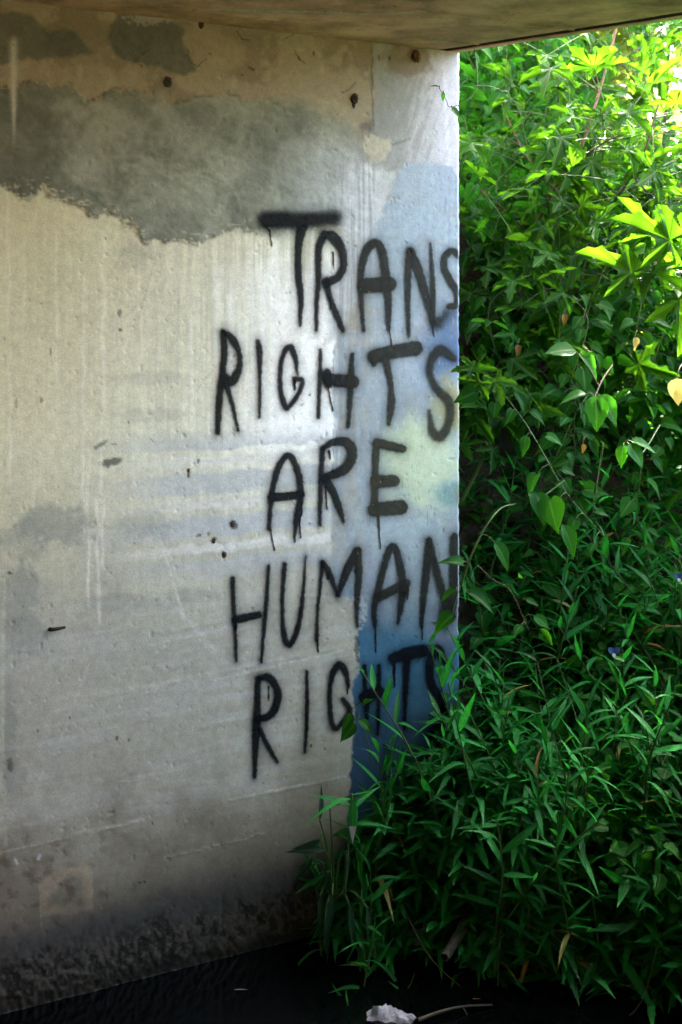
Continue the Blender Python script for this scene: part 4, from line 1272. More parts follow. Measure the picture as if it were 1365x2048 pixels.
S_LANCE = [blade([0, .3, .65, 1], [.01, .09, .075, .002], d, .3, 0, s) for d, s in [(.3, .05), (.6, -.08), (.05, .1)]]
S_OVATE = [blade([-.02, .22, .55, 1.0], [.12, .33, .26, .002], d, .35, .02, s) for d, s in [(.3, .05), (.5, -.06), (.1, .04), (.2, -.02)]]
S_MAPLE = [maple(.25, .6, 11), maple(.4, .8, 12)]

# weed leaves filling the bank under the plants
pl = []
while len(pl) < 7500:
    y = random.uniform(2.5, 4.1)
    x = random.uniform(-.12, .36 * y + .1)
    s, t = st(x, y)
    tsh = min(max(-0.02 - (s + 0.443), -2.2), .02)
    if t - tsh < 0 or (s < .11 and t > -.05):
        continue
    z = float(ground_z(np.array(x), np.array(y)))
    if z > -.55:
        continue
    hh = random.uniform(0.0, .24) * (.6 if s < .12 else 1.0)
    az, el = random.uniform(0, 6.28), R(random.uniform(-15, 50))
    tip = Vector((math.cos(az) * math.cos(el), math.sin(az) * math.cos(el), math.sin(el)))
    pl.append(frame(tip, Vector((0, 0, 1)) + rv(.3), random.uniform(.07, .13), Vector((x, y, z + hh))))
# unseen taller growth added to block light along the bank past the picture's edge
while len(pl) < 29000:
    y = random.uniform(1.9, 3.4)
    x = random.uniform(.36 * y + .02, 2.6)
    s, t = st(x, y)
    tsh = min(max(-0.02 - (s + 0.443), -2.2), .02)
    if t - tsh < 0:
        continue
    z = float(ground_z(np.array(x), np.array(y)))
    if z > -.55:
        continue
    hh = random.uniform(0.0, .85 if y > 2.8 else 1.2)
    az, el = random.uniform(0, 6.28), R(random.uniform(-15, 50))
    tip = Vector((math.cos(az) * math.cos(el), math.sin(az) * math.cos(el), math.sin(el)))
    pl.append(frame(tip, Vector((0, 0, 1)) + rv(.3), random.uniform(.09, .15), Vector((x, y, z + hh))))
mass('undergrowth', S_LANCE, pl, MAT['lance'])
# dense low growth in front of the wall's foot
pl = []
while len(pl) < 2600:
    y = random.uniform(2.6, 3.1)
    x = random.uniform(-.12, .45)
    s, t = st(x, y)
    tsh = min(max(-0.02 - (s + 0.443), -2.2), .02)
    if t - tsh < .02 or t > -.03:
        continue
    hh = random.uniform(0.0, .40) * min(1, .45 + (s + .44) * 1.4)
    az, el = random.uniform(0, 6.28), R(random.uniform(-30, 40))
    tip = Vector((math.cos(az) * math.cos(el), math.sin(az) * math.cos(el), math.sin(el)))
    pl.append(frame(tip, Vector((0, 0, 1)) + rv(.3), random.uniform(.06, .11), Vector((x, y, float(ground_z(np.array(x), np.array(y))) + hh))))
mass('undergrowth', S_LANCE, pl, MAT['lance'])
pl = []
while len(pl) < 2200:
    y = random.uniform(2.55, 3.7)
    x = random.uniform(-.05, .36 * y + .1)
    s, t = st(x, y)
    tsh = min(max(-0.02 - (s + 0.443), -2.2), .02)
    if t - tsh < .02 or (s < .07 and t > -.06):
        continue
    z = float(ground_z(np.array(x), np.array(y)))
    if z > -.6:
        continue
    az, el = random.uniform(0, 6.28), R(random.uniform(-40, 30))
    tip = Vector((math.cos(az) * math.cos(el), math.sin(az) * math.cos(el), math.sin(el)))
    pl.append(frame(tip, Vector((0, -.3, 1)) + rv(.4), random.uniform(.025, .06), Vector((x, y, z + random.uniform(.02, .36)))))
mass('ground_vine_leaves', S_OVATE, pl, MAT['ovate'])
dry = []
for _ in range(70):
    y = random.uniform(2.6, 3.6)
    x = random.uniform(.1, .36 * y)
    s, t = st(x, y)
    if s < .08 and t > -.12:
        continue
    z = float(ground_z(np.array(x), np.array(y)))
    if z > -.7:
        continue
    p = Vector((x, y, z))
    q = p + Vector((random.gauss(0, .14), random.gauss(-.03, .08), random.uniform(.15, .5)))
    if outside_wall(q, .05):
        dry.append((spline([p, (p + q) / 2 + rv(.02), q], 4), .0016, .0008))
v, f = tube(dry, 4)
link('dry_stalks', mesh_np('dry_stalks', v, f), MAT['drystem'], kind='stuff')

# vine curtain on the embankment


def curtain_front(x, z):
    f = 3.26 + .46 * max(z + .15, 0) + .26 * (x - .35)
    if z < -.28:
        f += .55 * min((-.28 - z) / .25, 1)
    return f


def curtain_point():
    while True:
        z = random.uniform(-.85, 1.5)
        x = random.uniform(.3, 2.0)
        d = random.random() ** 1.25 * .85
        y = curtain_front(x, z) + d + random.gauss(0, .05)
        p = Vector((x, y, z))
        s, t = st(x, y)
        if s < .035:
            continue
        # thinner crown towards the open light
        px, py = 682.5 + FPX * x / y, HZ - FPX * z / y
        dens = 1.0
        thin = max(0, min(1, (px - 1030) / 230)) * max(0, min(1, (430 - py) / 260))
        dens -= .985 * min(1, thin * 1.25)
        if 900 < py < 1130:
            dens *= .45
        if random.random() < dens:
            return p


def hang(p, size, spread=.55):
    """outward drooping leaf frame"""
    outv = Vector((.10, -.45, 0)) + Vector((random.gauss(0, spread * 1.4), random.gauss(0, .5), 0))
    tip = outv + Vector((0, 0, random.uniform(-1.1, .35)))
    nrm = (Vector((.15, -.8, .5)) if random.random() < .5 else Vector((.1, -.3, .9))) + rv(.5)
    return frame(tip, nrm, size, p)


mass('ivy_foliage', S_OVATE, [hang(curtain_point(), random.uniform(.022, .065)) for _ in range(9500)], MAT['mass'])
mass('maple_foliage', S_MAPLE, [hang(curtain_point() + Vector((0, -.03, 0)), random.uniform(.06, .11)) for _ in range(1700)], MAT['mapleshade'])

# thin bare runners all through the curtain
runs = []
for _ in range(260):
    p = curtain_point()
    q = p + Vector((random.gauss(0, .16), random.gauss(-.02, .06), random.gauss(-.08, .16)))
    mid_ = (p + q) / 2 + Vector((random.gauss(0, .03), random.gauss(0, .03), -.03))
    if outside_wall(q, .04):
        runs.append((spline([p, mid_, q], 4), .0016, .0009))
v, f = tube(runs, 4)
link('vine_runners', mesh_np('vine_runners', v, f), MAT['vinestem'], kind='stuff')

# ------------------------------------------------------------------ individual vines


def vine(pts, n, label, group, kinds=('h',), size=(.05, .085), r=.0022, bare=0.0, stemmat='vinestem', leaves=None):
    P = spline(pts, 7)
    root = P[0].copy()
    o = plant_root('vine', root, label, 'vine', group)
    paths = [([p - root for p in P], r, r * .5)]
    L = []
    if leaves is None:
        for i in range(n):
            t = bare + (1 - bare) * (i + .6) / n
            idx = min(int(t * (len(P) - 1)), len(P) - 2)
            p = P[idx]
            side = 1 if i % 2 else -1
            dr = (P[idx + 1] - P[idx]).normalized()
            sd_ = dr.cross(Vector((0, -1, .2))).normalized() * side
            q = p + sd_ * random.uniform(.015, .04) + Vector((0, -random.uniform(.01, .035), random.uniform(-.01, .02)))
            if not outside_wall(q, .03) or st(q.x, q.y)[0] < .03:
                continue
            paths.append((spline([p - root, (p + q) / 2 - root + Vector((0, 0, .006)), q - root], 2), .0012, .0009))
            tip = sd_ * .6 + Vector((random.gauss(0, .25), -.45, random.uniform(-1.0, -.1)))
            nrm = Vector((0, -.6, .8)) + rv(.25)
            L.append((random.choice(HEART if random.choice(kinds) == 'h' else OVATE), frame(tip, nrm, random.uniform(*size), q - root)))
    else:
        for (q, tip, nrm, sz, me) in leaves:
            near = min(P, key=lambda c: (c - q).length)
            paths.append((spline([near - root, (near + q) / 2 - root + Vector((0, 0, .006)), q - root], 3), .0013, .0009))
            L.append((me, frame(tip, nrm, sz, q - root)))
    v, f = tube(paths, 5)
    link('stem', mesh_np('stem', v, f), MAT[stemmat], o)
    for me, m in L:
        add_part('leaf', me, o, m)
    return o


G_V = 'vines hanging down the bank beside the wall'
for i in range(46):
    p = curtain_point()
    for _ in range(30):
        if p.z > -.45:
            break
        p = curtain_point()
    p.y = curtain_front(p.x, p.z) - random.uniform(.0, .10)
    if not outside_wall(p, .07):
        p.x += .10
    ln = random.uniform(.25, .55)
    dx = random.gauss(.02, .10)
    q = p + Vector((dx, -random.uniform(.02, .10), -ln))
    if not outside_wall(q, .06) or not outside_wall(p, .06):
        continue
    m1 = p.lerp(q, .35) + Vector((random.gauss(0, .04), -.05, .03))
    m2 = p.lerp(q, .7) + Vector((random.gauss(0, .04), -.04, .0))
    if not (outside_wall(m1, .05) and outside_wall(m2, .05)):
        continue
    vx = 682.5 + FPX * p.x / p.y
    vy = HZ - FPX * p.z / p.y
    if vy < 380:
        lab_, grp_ = ('sunlit leafy vine trailing from just under the deck edge', 'sunlit vines under the deck edge') if vx > 1130 else ('leafy vine hanging beside the top of the wall under the deck', 'vines beside the wall top')
    elif vx < 1100:
        lab_, grp_ = 'dark leafy vine trailing beside the painted letters at mid height', 'dark vines beside the painted letters'
    else:
        lab_, grp_ = 'green leafy vine trailing down the bank around the broad veined leaves', 'vines around the broad veined leaves'
    vine([p, m1, m2, q], random.randint(11, 17), lab_, grp_, ('h', 'h', 'o'), (.03, .062))

# the ones that single out
UP = Vector((0, -.5, .85))
vine([at(948, 92, 3.06), at(955, 150, 3.03), at(950, 185, 3.02), at(925, 206, 3.0), at(900, 214, 2.99), at(893, 200, 2.99), at(880, 178, 2.98)], 0,
     'thin light green tendril reaching over the top corner of the wall', None, r=.0014,
     leaves=[(at(905, 218, 2.98), Vector((.5, -.2, -.5)), UP, .03, HEART[0]), (at(878, 174, 2.98), Vector((-.9, -.2, .2)), UP, .022, OVATE[0]), (at(888, 186, 2.98), Vector((-.2, -.3, -.8)), UP, .02, OVATE[1]),
             (at(1005, 182, 3.02), Vector((.8, -.2, .1)), UP, .015, OVATE[0])])
vine([at(922, 1172, 2.93), at(940, 1120, 2.93), at(960, 1075, 2.94), at(985, 1035, 2.96), at(1005, 1015, 3.0), at(1030, 1008, 3.04)], 0,
     'twisted yellowish vine stem climbing off the wall edge above the weeds', None, r=.0035,
     leaves=[(at(925, 1128, 2.90), Vector((-.9, -.3, .35)), UP, .055, HEART[1]), (at(912, 1180, 2.89), Vector((-.9, -.1, -.3)), UP, .045, OVATE[1]),
             (at(935, 1185, 2.88), Vector((.9, -.3, -.3)), UP, .075, OVATE[3]), (at(905, 1232, 2.88), Vector((-.8, -.3, -.5)), UP, .06, HEART[1]), (at(990, 1085, 2.93), Vector((.6, -.3, -.8)), UP, .075, OVATE[1])])
vine([at(955, 1130, 2.98), at(985, 1158, 2.96), at(1020, 1180, 2.95), at(1045, 1230, 2.94), at(1062, 1270, 2.93)], 7,
     'thin brownish vine arching down into the weeds near the wall edge', None, ('o',), (.03, .05), r=.0018, bare=.45, stemmat='drystem')
vine([at(1130, 960, 3.05), at(1080, 1000, 3.0), at(1085, 1010, 2.98), at(1092, 1018, 2.97)], 0, 'vine with large heart-shaped leaves hanging over the dark hollow', None, r=.002,
     leaves=[(at(1075, 992, 2.94), Vector((.25, -.4, -.9)), Vector((.2, -.9, .5)), .070, HEART[0]), (at(1100, 1000, 2.93), Vector((.1, -.4, -.9)), Vector((-.3, -.9, .5)), .080, HEART[2]),
             (at(1058, 985, 2.95), Vector((.7, -.3, -.7)), UP, .075, OVATE[1]), (at(1125, 1050, 2.93), Vector((.5, -.3, -.9)), UP, .085, OVATE[1])])
vine([at(1190, 985, 3.05), at(1203, 920, 3.0), at(1205, 890, 3.0), at(1185, 1035, 2.98)], 0, 'upright vine stalk crossing the dark hollow', None, r=.0025, leaves=[])
vine([at(1320, 850, 3.0), at(1290, 900, 2.92), at(1270, 912, 2.9), at(1250, 890, 2.88)], 0, 'vine ending in three pointed pale leaves above the hollow', None, r=.0018, kinds=('o',),
     leaves=[(at(1247, 890, 2.86), Vector((-.2, -.4, -.9)), Vector((-.4, -.8, .5)), .055, OVATE[0]), (at(1258, 888, 2.86), Vector((.5, -.4, -.8)), Vector((.3, -.8, .6)), .065, OVATE[2]), (at(1262, 882, 2.87), Vector((.9, -.3, -.1)), UP, .06, OVATE[1])])
vine([at(1225, 730, 2.95), at(1205, 760, 2.85), at(1192, 790, 2.8), at(1190, 800, 2.79)], 0, 'vine with broad veined leaves in front of the bank', None, r=.002, stemmat='drystem',
     leaves=[(at(1192, 792, 2.77), Vector((-.05, -.45, -.9)), Vector((.0, -.9, .5)), .085, OVATE[2]), (at(1200, 790, 2.78), Vector((.5, -.4, -.75)), Vector((.3, -.9, .4)), .08, OVATE[0]),
             (at(1150, 700, 2.80), Vector((-1, -.3, .0)), Vector((0, -.7, .8)), .075, OVATE[2]), (at(1160, 710, 2.80), Vector((.6, -.4, -.5)), UP, .065, OVATE[3]), (at(1172, 788, 2.79), Vector((-1, -.3, .05)), UP, .06, OVATE[1])])

# ------------------------------------------------------------------ silver maple saplings


def sapling(stems, label, nleaf, size, group=None, name='maple_sapling', mat='bark', rad=.008, where=(0.15, 1.0), spread=.16):
    P0 = spline(stems[0], 6)
    root = P0[0].copy()
    o = plant_root(name, root, label, 'sapling', group)
    v, f = tube([([p - root for p in P0], rad, rad * .35)], 7)
    link('trunk', mesh_np('trunk', v, f), MAT[mat], o)
    tips = [P0]
    for s in stems[1:]:
        P = spline(s, 5)
        v, f = tube([([p - root for p in P], rad * .55, rad * .2)], 6)
        link('branch', mesh_np('branch', v, f), MAT[mat], o)
        tips.append(P)
    pet = []
    for i in range(nleaf):
        P = random.choice(tips)
        t = random.uniform(*where)
        p = P[min(int(t * (len(P) - 1)), len(P) - 1)]
        q = p + Vector((random.gauss(0, spread), random.gauss(-.05, spread * .6), random.gauss(.02, spread * .7)))
        if st(q.x, q.y)[0] < .07:
            continue
        pet.append((spline([p - root, (p + q) / 2 - root + Vector((0, 0, .015)), q - root], 3), .0014, .0009))
        tip = (q - p).normalized() * .5 + Vector((random.gauss(0, .45), -.35, random.uniform(-.8, .15)))
        nrm = (Vector((.1, -.9, .4)) if i % 3 else Vector((0, -.4, .9))) + rv(.28)
        add_part('leaf', random.choice(MAPLE), o, frame(tip, nrm, random.uniform(*size), q - root))
    if not pet:
        return o
    v, f = tube(pet, 4)
    link('leaf_stalks', mesh_np('leaf_stalks', v, f), MAT['vinestem'], o, kind='stuff')
    return o


sapling([[at(905, 690, 4.0), at(985, 600, 3.75), at(1060, 470, 3.6), at(1110, 380, 3.5), at(1150, 325, 3.45), at(1185, 230, 3.45), at(1225, 90, 3.5), at(1240, 20, 3.5)],
         [at(1150, 325, 3.45), at(1200, 290, 3.35), at(1240, 270, 3.3)], [at(1060, 470, 3.6), at(1010, 420, 3.5), at(960, 380, 3.45)], [at(1110, 380, 3.5), at(1050, 310, 3.5), at(1000, 200, 3.5)]],
        'maple sapling with a brown leaning trunk and deeply cut leaves near the wall top', 78, (.07, .115))
sapling([[at(1090, 720, 3.7), at(1150, 600, 3.5), at(1170, 520, 3.45), at(1205, 440, 3.4), at(1265, 350, 3.35), at(1290, 300, 3.3), at(1320, 200, 3.3)],
         [at(1265, 350, 3.35), at(1310, 395, 3.25), at(1380, 400, 3.2)], [at(1150, 600, 3.5), at(1120, 560, 3.4), at(1070, 555, 3.35)]],
        'maple sapling with a dark forked trunk in the middle of the green bank', 74, (.07, .11), mat='darkbark', rad=.007)
sapling([[at(1500, 560, 3.0), at(1420, 540, 2.8), at(1360, 545, 2.7), at(1300, 555, 2.62), at(1255, 562, 2.6)], [at(1420, 540, 2.8), at(1380, 480, 2.7), at(1340, 440, 2.62)]],
        'bright yellow-green maple branch with large translucent leaves at the edge of the picture', 5, (.10, .13), mat='darkbark', rad=.005, where=(.6, 1), spread=.04)
mroot = bpy.data.objects['maple_sapling.002']
for (px, py, y, tip, sz, nrm) in [(1262, 545, 2.55, (-.85, -.1, .45), .115, (.15, -.85, .5)), (1340, 480, 2.52, (-.7, -.1, .35), .12, (.1, -.9, .4)), (1360, 600, 2.5, (.1, -.2, -.9), .11, (.2, -.9, .3)),
                                  (1300, 470, 2.6, (-.5, -.2, .7), .10, (0, -.85, .5))]:
    add_part('leaf', MAPLE[1], mroot, frame(Vector(tip), Vector(nrm), sz, at(px, py, y) - mroot.location))
sapling([[at(925, 1000, 3.25), at(960, 930, 3.25), at(1000, 840, 3.3), at(1040, 760, 3.4), at(1060, 700, 3.5)], [at(1000, 840, 3.3), at(985, 780, 3.25), at(955, 720, 3.2)]],
        'green-stemmed maple shoot rising beside the lettered wall edge', 34, (.065, .10), mat='vinestem', rad=.006, where=(.3, 1), spread=.10)
sapling([[at(1300, 760, 4.2), at(1310, 500, 4.2), at(1330, 260, 4.1), at(1340, 60, 4.0), at(1345, -80, 4.0)], [at(1330, 260, 4.1), at(1280, 180, 3.9), at(1240, 120, 3.8)], [at(1340, 60, 4.0), at(1290, 90, 3.8), at(1230, 130, 3.7)],
         [at(1320, 380, 4.1), at(1370, 300, 3.8), at(1400, 240, 3.6)]],
        'tall maple sapling standing in the sunlight under the deck edge', 90, (.08, .12), mat='darkbark', rad=.009, where=(.35, 1), spread=.22)
# leaves that reach over the wall edge
sapling([[at(1010, 800, 3.15), at(970, 770, 3.05), at(940, 745, 3.0), at(925, 740, 2.99)]], 'short maple shoot whose dark leaves overlap the wall edge', 0, (.05, .06), mat='vinestem', rad=.003)
mroot = bpy.data.objects['maple_sapling.005']
for (px, py, y, tip, sz, nrm, k) in [(945, 735, 2.96, (-.9, -.1, -.1), .055, (0, -.8, .6), 0), (958, 765, 2.95, (-.6, -.1, -.7), .07, (0, -.9, .4), 1), (990, 760, 2.97, (.3, -.1, -.9), .075, (.1, -.9, .4), 2)]:
    add_part('leaf', MAPLE[k], mroot, frame(Vector(tip), Vector(nrm), sz, at(px, py, y) - mroot.location))
add_part('leaf', HEART[2], mroot, frame(Vector((-.8, -.1, -.3)), Vector((0, -.9, .3)), .055, at(950, 785, 2.94) - mroot.location))

# ------------------------------------------------------------------ trees beyond, in the sun


def far_tree(x, y, h, rad, label, n, seed, leaf=.11, group='sunlit trees beyond the bank'):
    rs = random.Random(seed)
    z0 = float(ground_z(np.array(x), np.array(y)))
    o = plant_root('shrub' if 'shrub' in label else 'tree', (x, y, z0), label, 'shrub' if 'shrub' in label else 'tree', group)
    P = spline([(0, 0, -.1), (.05, .02, h * .3), (-.05, .05, h * .6), (.02, 0, h * .9)], 5)
    paths = [(P, .02 * h, .007 * h)]
    ends = []
    for i in range(11):
        p = P[int((.25 + .07 * i) * (len(P) - 1))]
        az = i * 2.4 + rs.random()
        q = p + Vector((math.cos(az) * rad * .75, math.sin(az) * rad * .75, rs.uniform(.05, .2) * h))
        paths.append((spline([p, (p + q) / 2 + Vector((0, 0, .1)), q], 4), .03, .008))
        ends.append(q)
        ends.append((p + q) / 2)
    v, f = tube(paths, 7)
    link('trunk', mesh_np('trunk', v, f), MAT['bark'], o)
    pls = []
    for i in range(n):
        c = rs.choice(ends)
        q = c + Vector((rs.gauss(0, rad * .26), rs.gauss(0, rad * .26), rs.gauss(0, rad * .22)))
        tip = Vector((rs.gauss(0, 1), rs.gauss(0, 1), rs.uniform(-1, .2)))
        pls.append(frame(tip, Vector((0, 0, 1)) + rv(.5), rs.uniform(.7, 1.2) * leaf, q))
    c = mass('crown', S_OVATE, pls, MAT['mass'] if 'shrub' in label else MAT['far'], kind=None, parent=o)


far_tree(2.6, 8.2, 3.6, 1.3, 'slender sunlit tree standing beyond the maple saplings', 3200, 1)
far_tree(4.4, 10.5, 4.6, 1.8, 'broad sunlit tree farther out beyond the deck edge', 3800, 2, .14)
far_tree(1.5, 9.8, 4.0, 1.5, 'pale tree behind the bank close to the wall line', 3200, 3, .13)
far_tree(6.6, 14, 6.5, 2.6, 'tall far tree at the back of the sunlit clearing', 3600, 4, .2)
pls = []
for _ in range(5000):
    x = random.uniform(-6, 26)
    y = random.uniform(17, 24)
    z = -1 + random.random() ** 1.3 * (2.6 + 1.2 * vn(x / 3, 0, 5))
    pls.append(frame(Vector((random.gauss(0, 1), random.gauss(0, 1), -.4)), Vector((0, -.3, 1)) + rv(.5), random.uniform(.3, .6), Vector((x, y, z))))
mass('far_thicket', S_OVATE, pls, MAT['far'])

far_tree(.78, 5.2, 4.9, .72, 'dense tree added behind the vine curtain to block the sun', 9000, 7, .10)  # added to keep the sun off most of the curtain
far_tree(1.36, 1.92, 1.8, .40, 'low unseen shrub added in the shallow water to shade the wall foot', 6500, 21, .07, 'shrubs added to cast shade')  # shrubs out of view, added to shade the lower wall and weeds
far_tree(1.10, 1.36, 1.75, .36, 'small unseen shrub added in the water nearest the viewer for shade', 5000, 23, .065, 'shrubs added to cast shade')
far_tree(1.62, 1.55, 1.9, .5, 'wider unseen shrub added beyond the low one to block light', 5000, 22, .08, 'shrubs added to cast shade')
far_tree(.4, 6.6, 4.6, 1.3, 'tree higher on the embankment hidden behind the dense one', 3000, 8, .12)
pls = []
while len(pls) < 7000:
    s_, t_ = random.uniform(2.4, 9.0), -random.uniform(3.4, 6.0)
    x = CORNER[0] + s_ * D[0] + t_ * M[0]
    y = CORNER[1] + s_ * D[1] + t_ * M[1]
    z = -1.4 + random.random() * (.9 + .5 * float(vn(np.array(s_), np.array(0.0), 6)))
    pls.append(frame(Vector((random.gauss(0, 1), random.gauss(0, 1), -.4)), Vector((0, -.3, 1)) + rv(.5), random.uniform(.2, .4), Vector((x, y, z))))
mass('added_blocker_thicket', S_OVATE, pls, MAT['mass'])  # unseen thicket added to cut low sky light from across the creek

# ------------------------------------------------------------------ broad dark leaves at the waterline
o = plant_root('dock_plant', at(668, 1800, 2.80), 'dark broad-leaved plant at the water edge, one tall leaf standing against the wall', 'plant')
DOCK = [leaf_mesh('dock_leaf', lance(d, f, 1.25, s), MAT['dock']) for d, f, s in [(.05, .3, .02), (.35, .4, -.06), (.6, .4, .06)]]
rt = o.location
stk = []
for (px, py, y, tip, sz, k) in [(640, 1640, 2.78, (.06, 0, 1), .135, 0), (650, 1700, 2.75, (-1, -.2, .15), .14, 1), (655, 1745, 2.74, (-.1, -.3, -1), .12, 1), (690, 1700, 2.72, (.35, -.3, -1), .14, 2),
                                (640, 1790, 2.74, (.05, -.2, -1), .17, 0), (665, 1790, 2.73, (-.15, -.2, -1), .20, 0), (700, 1810, 2.72, (.1, -.2, -1), .15, 0), (640, 1680, 2.76, (-.8, -.3, -.3), .10, 2),
                                (650, 1840, 2.74, (.12, -.2, -1), .15, 0), (735, 1815, 2.72, (.05, -.3, -1), .12, 0), (660, 1610, 2.8, (.6, -.3, .3), .10, 1), (625, 1715, 2.77, (-.5, -.3, -.8), .10, 1)]:
    q = at(px, py, y) - rt
    stk.append((spline([Vector((0, 0, 0)), q * .5 + Vector((0, 0, .03)), q], 4), .003, .0018))
    add_part('leaf', DOCK[k], o, frame(Vector(tip), Vector((.7, -.6, .4)), sz * .62, q))
v, f = tube(stk, 5)
link('stem', mesh_np('stem', v, f), MAT['weedstem'], o)
# the leaf with the dead pale tip
o = plant_root('weed', at(690, 1700, 2.72), 'weed with one hanging leaf whose tip has withered white', 'weed')
tipdir = Vector((-.02, -.12, -1)).normalized()
base_p = at(706, 1598, 2.64)
V, F, ve = lance(.12, .35, 1.45, -.05)
lo_ = [i for i in range(len(F)) if i < 8]
me = mesh_np('leaf', V, [F[i] for i in range(8)])
fattr(me, 'vein', ve)
me.materials.append(MAT['lance'])
fm = frame(tipdir, Vector((.25, -.9, .3)), .098, base_p - o.location)
lf = add_part('leaf', me, o, fm)
me = mesh_np('withered_tip', V, [F[i] for i in range(8, len(F))])
me.materials.append(MAT['deadtip'])
add_part('withered_tip', me, lf, Matrix.Identity(4))
P = spline([(0, 0, -.1), at(700, 1650, 2.70) - o.location, at(704, 1590, 2.66) - o.location, base_p - o.location], 4)
v, f = tube([(P, .003, .0015)], 5)
link('stem', mesh_np('stem', v, f), MAT['weedstem'], o)
for k in range(5):
    az = k * 1.3
    add_part('leaf', LANCE[k % 5], o, frame(Vector((math.cos(az), math.sin(az) * .5 - .3, .3)), Vector((0, -.3, 1)), .10, P[4 + k]))

vine([at(745, 1530, 2.92), at(735, 1480, 2.90), at(722, 1440, 2.89), at(712, 1405, 2.88)], 0, 'small dark leafy sprig over the letter G of the lowest word', None, r=.0016, stemmat='weedstem',
     leaves=[(at(702, 1425, 2.87), Vector((-.3, -.3, -.9)), Vector((.5, -.8, .3)), .05, OVATE[0]), (at(712, 1448, 2.87), Vector((-.6, -.3, -.5)), UP, .055, OVATE[2]), (at(718, 1440, 2.86), Vector((.7, -.3, -.4)), UP, .045, OVATE[1]),
             (at(728, 1410, 2.87), Vector((.4, -.3, .6)), UP, .03, OVATE[3])])
# ------------------------------------------------------------------ flowers, yellow leaves, litter


def dayflower(p, s, label):
    o = plant_root('dayflower', p, label, 'flower', 'small blue flowers among the weeds')
    pet = blade([0, .25, .6, .9, 1.0], [.03, .3, .45, .3, .05], .3, .3)
    for k, (tip, m, sz) in enumerate([((-.6, -.4, .7), 'bluepetal', 1.0), ((.6, -.4, .7), 'bluepetal', 1.0), ((.05, -.6, -.7), 'whitepetal', .6)]):
        me = mesh_np('petal', pet[0], pet[1])
        me.materials.append(MAT[m])
        add_part('petal', me, o, frame(Vector(tip), Vector((0, -1, .4)), s * sz, Vector((0, 0, 0))))
    v, f = tube([(spline([(0, 0.004, -.22), (.01, .01, -.1), (0, 0, 0)], 4), .0014, .001)], 5)
    link('stem', mesh_np('stem', v, f), MAT['weedstem'], o)
    sp = add_part('leaf', OVATE[0], o, frame(Vector((.5, -.5, .1)), Vector((0, -.3, 1)), .03, Vector((0, 0, -.012))))


dayflower(at(1228, 1306, 2.74), .017, 'small blue flower standing among the bright weeds in mid bank')
dayflower(at(1358, 1156, 2.80), .015, 'small blue flower below the dark hollow at the edge of the view')

o = plant_root('yellow_leaf', at(1354, 757, 2.62), 'large pale yellow leaf caught in the vines', 'leaf')
o2 = add_part('blade', leaf_mesh('yellow_blade', ovate(.1, .2, 1.35, .05), MAT['yellow']), o, frame(Vector((.05, -.3, -1)), Vector((0, -1, .2)), .060, Vector((0, 0, 0))))
v, f = tube([(spline([(0, 0, 0), (.008, .01, .02), (.02, .03, .03)], 3), .001, .0008)], 4)
link('stalk', mesh_np('stalk', v, f), MAT['drystem'], o)
for i, (px, py, y, s, m, lab) in enumerate([(1128, 628, 3.2, .03, 'brownleaf', 'small curled orange leaf among the dark maple leaves'), (1270, 675, 3.0, .03, 'yellow', 'small yellow leaf tucked under the maple branch'),
                                            (1035, 690, 3.2, .03, 'brownleaf', 'small amber leaf hanging beside the wall edge'), (1166, 888, 2.9, .022, 'brownleaf', 'tiny withered brown leaf over the hollow')]):
    o = plant_root('withered_leaf', at(px, py, y), lab, 'leaf')
    add_part('blade', leaf_mesh('withered_blade', ovate(.6, .8, 1.1, .1), MAT[m]), o, frame(Vector((.2, -.3, -1)), Vector((.2, -1, .2)), s, Vector((0, 0, 0))))
    v, f = tube([(spline([(0, 0, 0), (.004, .006, .012), (.012, .02, .018)], 3), .0009, .0006)], 4)
    link('stalk', mesh_np('stalk', v, f), MAT['drystem'], o)


def water_at(px, py, dz=0.0):
    y = -(ZW + dz) * FPX / (py - HZ)
    return Vector(((px - 682.5) / FPX * y, y, ZW + dz))


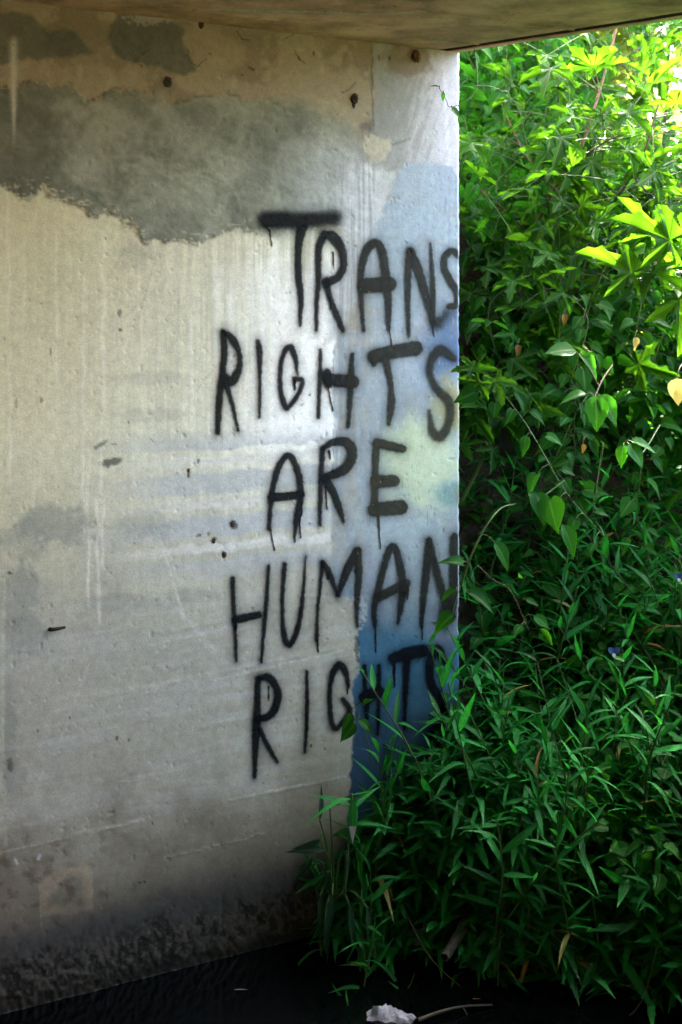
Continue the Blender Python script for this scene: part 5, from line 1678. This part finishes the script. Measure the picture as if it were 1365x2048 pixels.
# crumpled film in the water
def crumple(name, label, cat, c, L, W, Hh, ang, seed, mat):
    nx_, ny_ = 22, 12
    xs_, ys_ = np.meshgrid(np.linspace(-1, 1, nx_), np.linspace(-1, 1, ny_), indexing='ij')
    w = 1 - .55 * (xs_ * .5 + .5) ** 1.5
    h = (1 - ys_ ** 2) * (1 - .6 * np.abs(xs_) ** 3) * Hh
    n_ = np.abs(fb(xs_ * 2.2, ys_ * 1.8, seed, 4) - .5) * 2
    n2_ = np.abs(fb(xs_ * 5 + ys_, ys_ * 4, seed + 5, 2) - .5) * 2
    h = h * (.65 + .8 * n_) + (n2_ - .3) * Hh * .35
    X = xs_ * L / 2 + (fb(ys_ * 3, xs_ * 3, seed + 9) - .5) * L * .12
    Y = ys_ * w * W / 2 + (fb(xs_ * 3, ys_ * 3, seed + 11) - .5) * W * .3
    ca, sa = math.cos(ang), math.sin(ang)
    V = np.stack([c.x + X * ca - Y * sa, c.y + X * sa + Y * ca, c.z + h - .004], -1).reshape(-1, 3)
    return link(name, mesh_np(name, V, grid_faces(nx_, ny_)), MAT[mat], label=label, cat=cat)


crumple('plastic_scrap', 'crumpled dirty white plastic scrap floating on the black water', 'litter', water_at(784, 2034, 0), .10, .062, .026, R(-20), 3, 'plastic')
crumple('plastic_scrap', 'bluish plastic scrap half hidden behind weed leaves at the waterline', 'litter', at(842, 1876, 2.80), .075, .05, .035, R(10), 8, 'film')
a0, a1, a2, a3 = water_at(838, 2040, .004), water_at(880, 2024, .012), water_at(925, 2013, .012), water_at(985, 2010, .004)
v, f = tube([(spline([a0, a1, a2, a3], 6), .0042, .0016), (spline([a2, a2 + Vector((.01, -.01, -.012)), a2 + Vector((.016, -.02, -.02))], 3), .0015, .0008)], 6)
link('twig', mesh_np('twig', v, f), MAT['driftwood'], label='bent bare twig lying on the water beside the white scrap', cat='twig')
P = [at(960, 1800, 2.85), at(930, 1850, 2.76), at(905, 1890, 2.70), at(890, 1915, 2.66)]
v, f = tube([(spline(P, 5), .014, .010)], 8)
link('fallen_branch', mesh_np('fallen_branch', v, f), MAT['driftwood'], label='thick dead branch slanting from the dark weeds into the water', cat='branch')
for px, py, s, m, lab in [(945, 1998, .012, 'brownleaf', 'tiny orange leaf fragment floating above the twig'), (1018, 1962, .016, 'ovate', 'tiny green leaf floating alone on the black water'), (468, 1980, .022, 'plastic', 'thin pale sliver floating on the dark water near the wall')]:
    V, F, ve = lance(.1, .2, 1.5 if m != 'plastic' else .7, .1)
    me = mesh_np('floating_leaf', V, F)
    fattr(me, 'vein', ve)
    me.materials.append(MAT[m])
    o = link('floating_leaf' if m != 'plastic' else 'floating_sliver', me, None, label=lab, cat='leaf' if m != 'plastic' else 'litter')
    o.matrix_world = frame(Vector((.9, .25, 0)), Vector((0, 0, 1)), s * 1.6, water_at(px, py, .003))
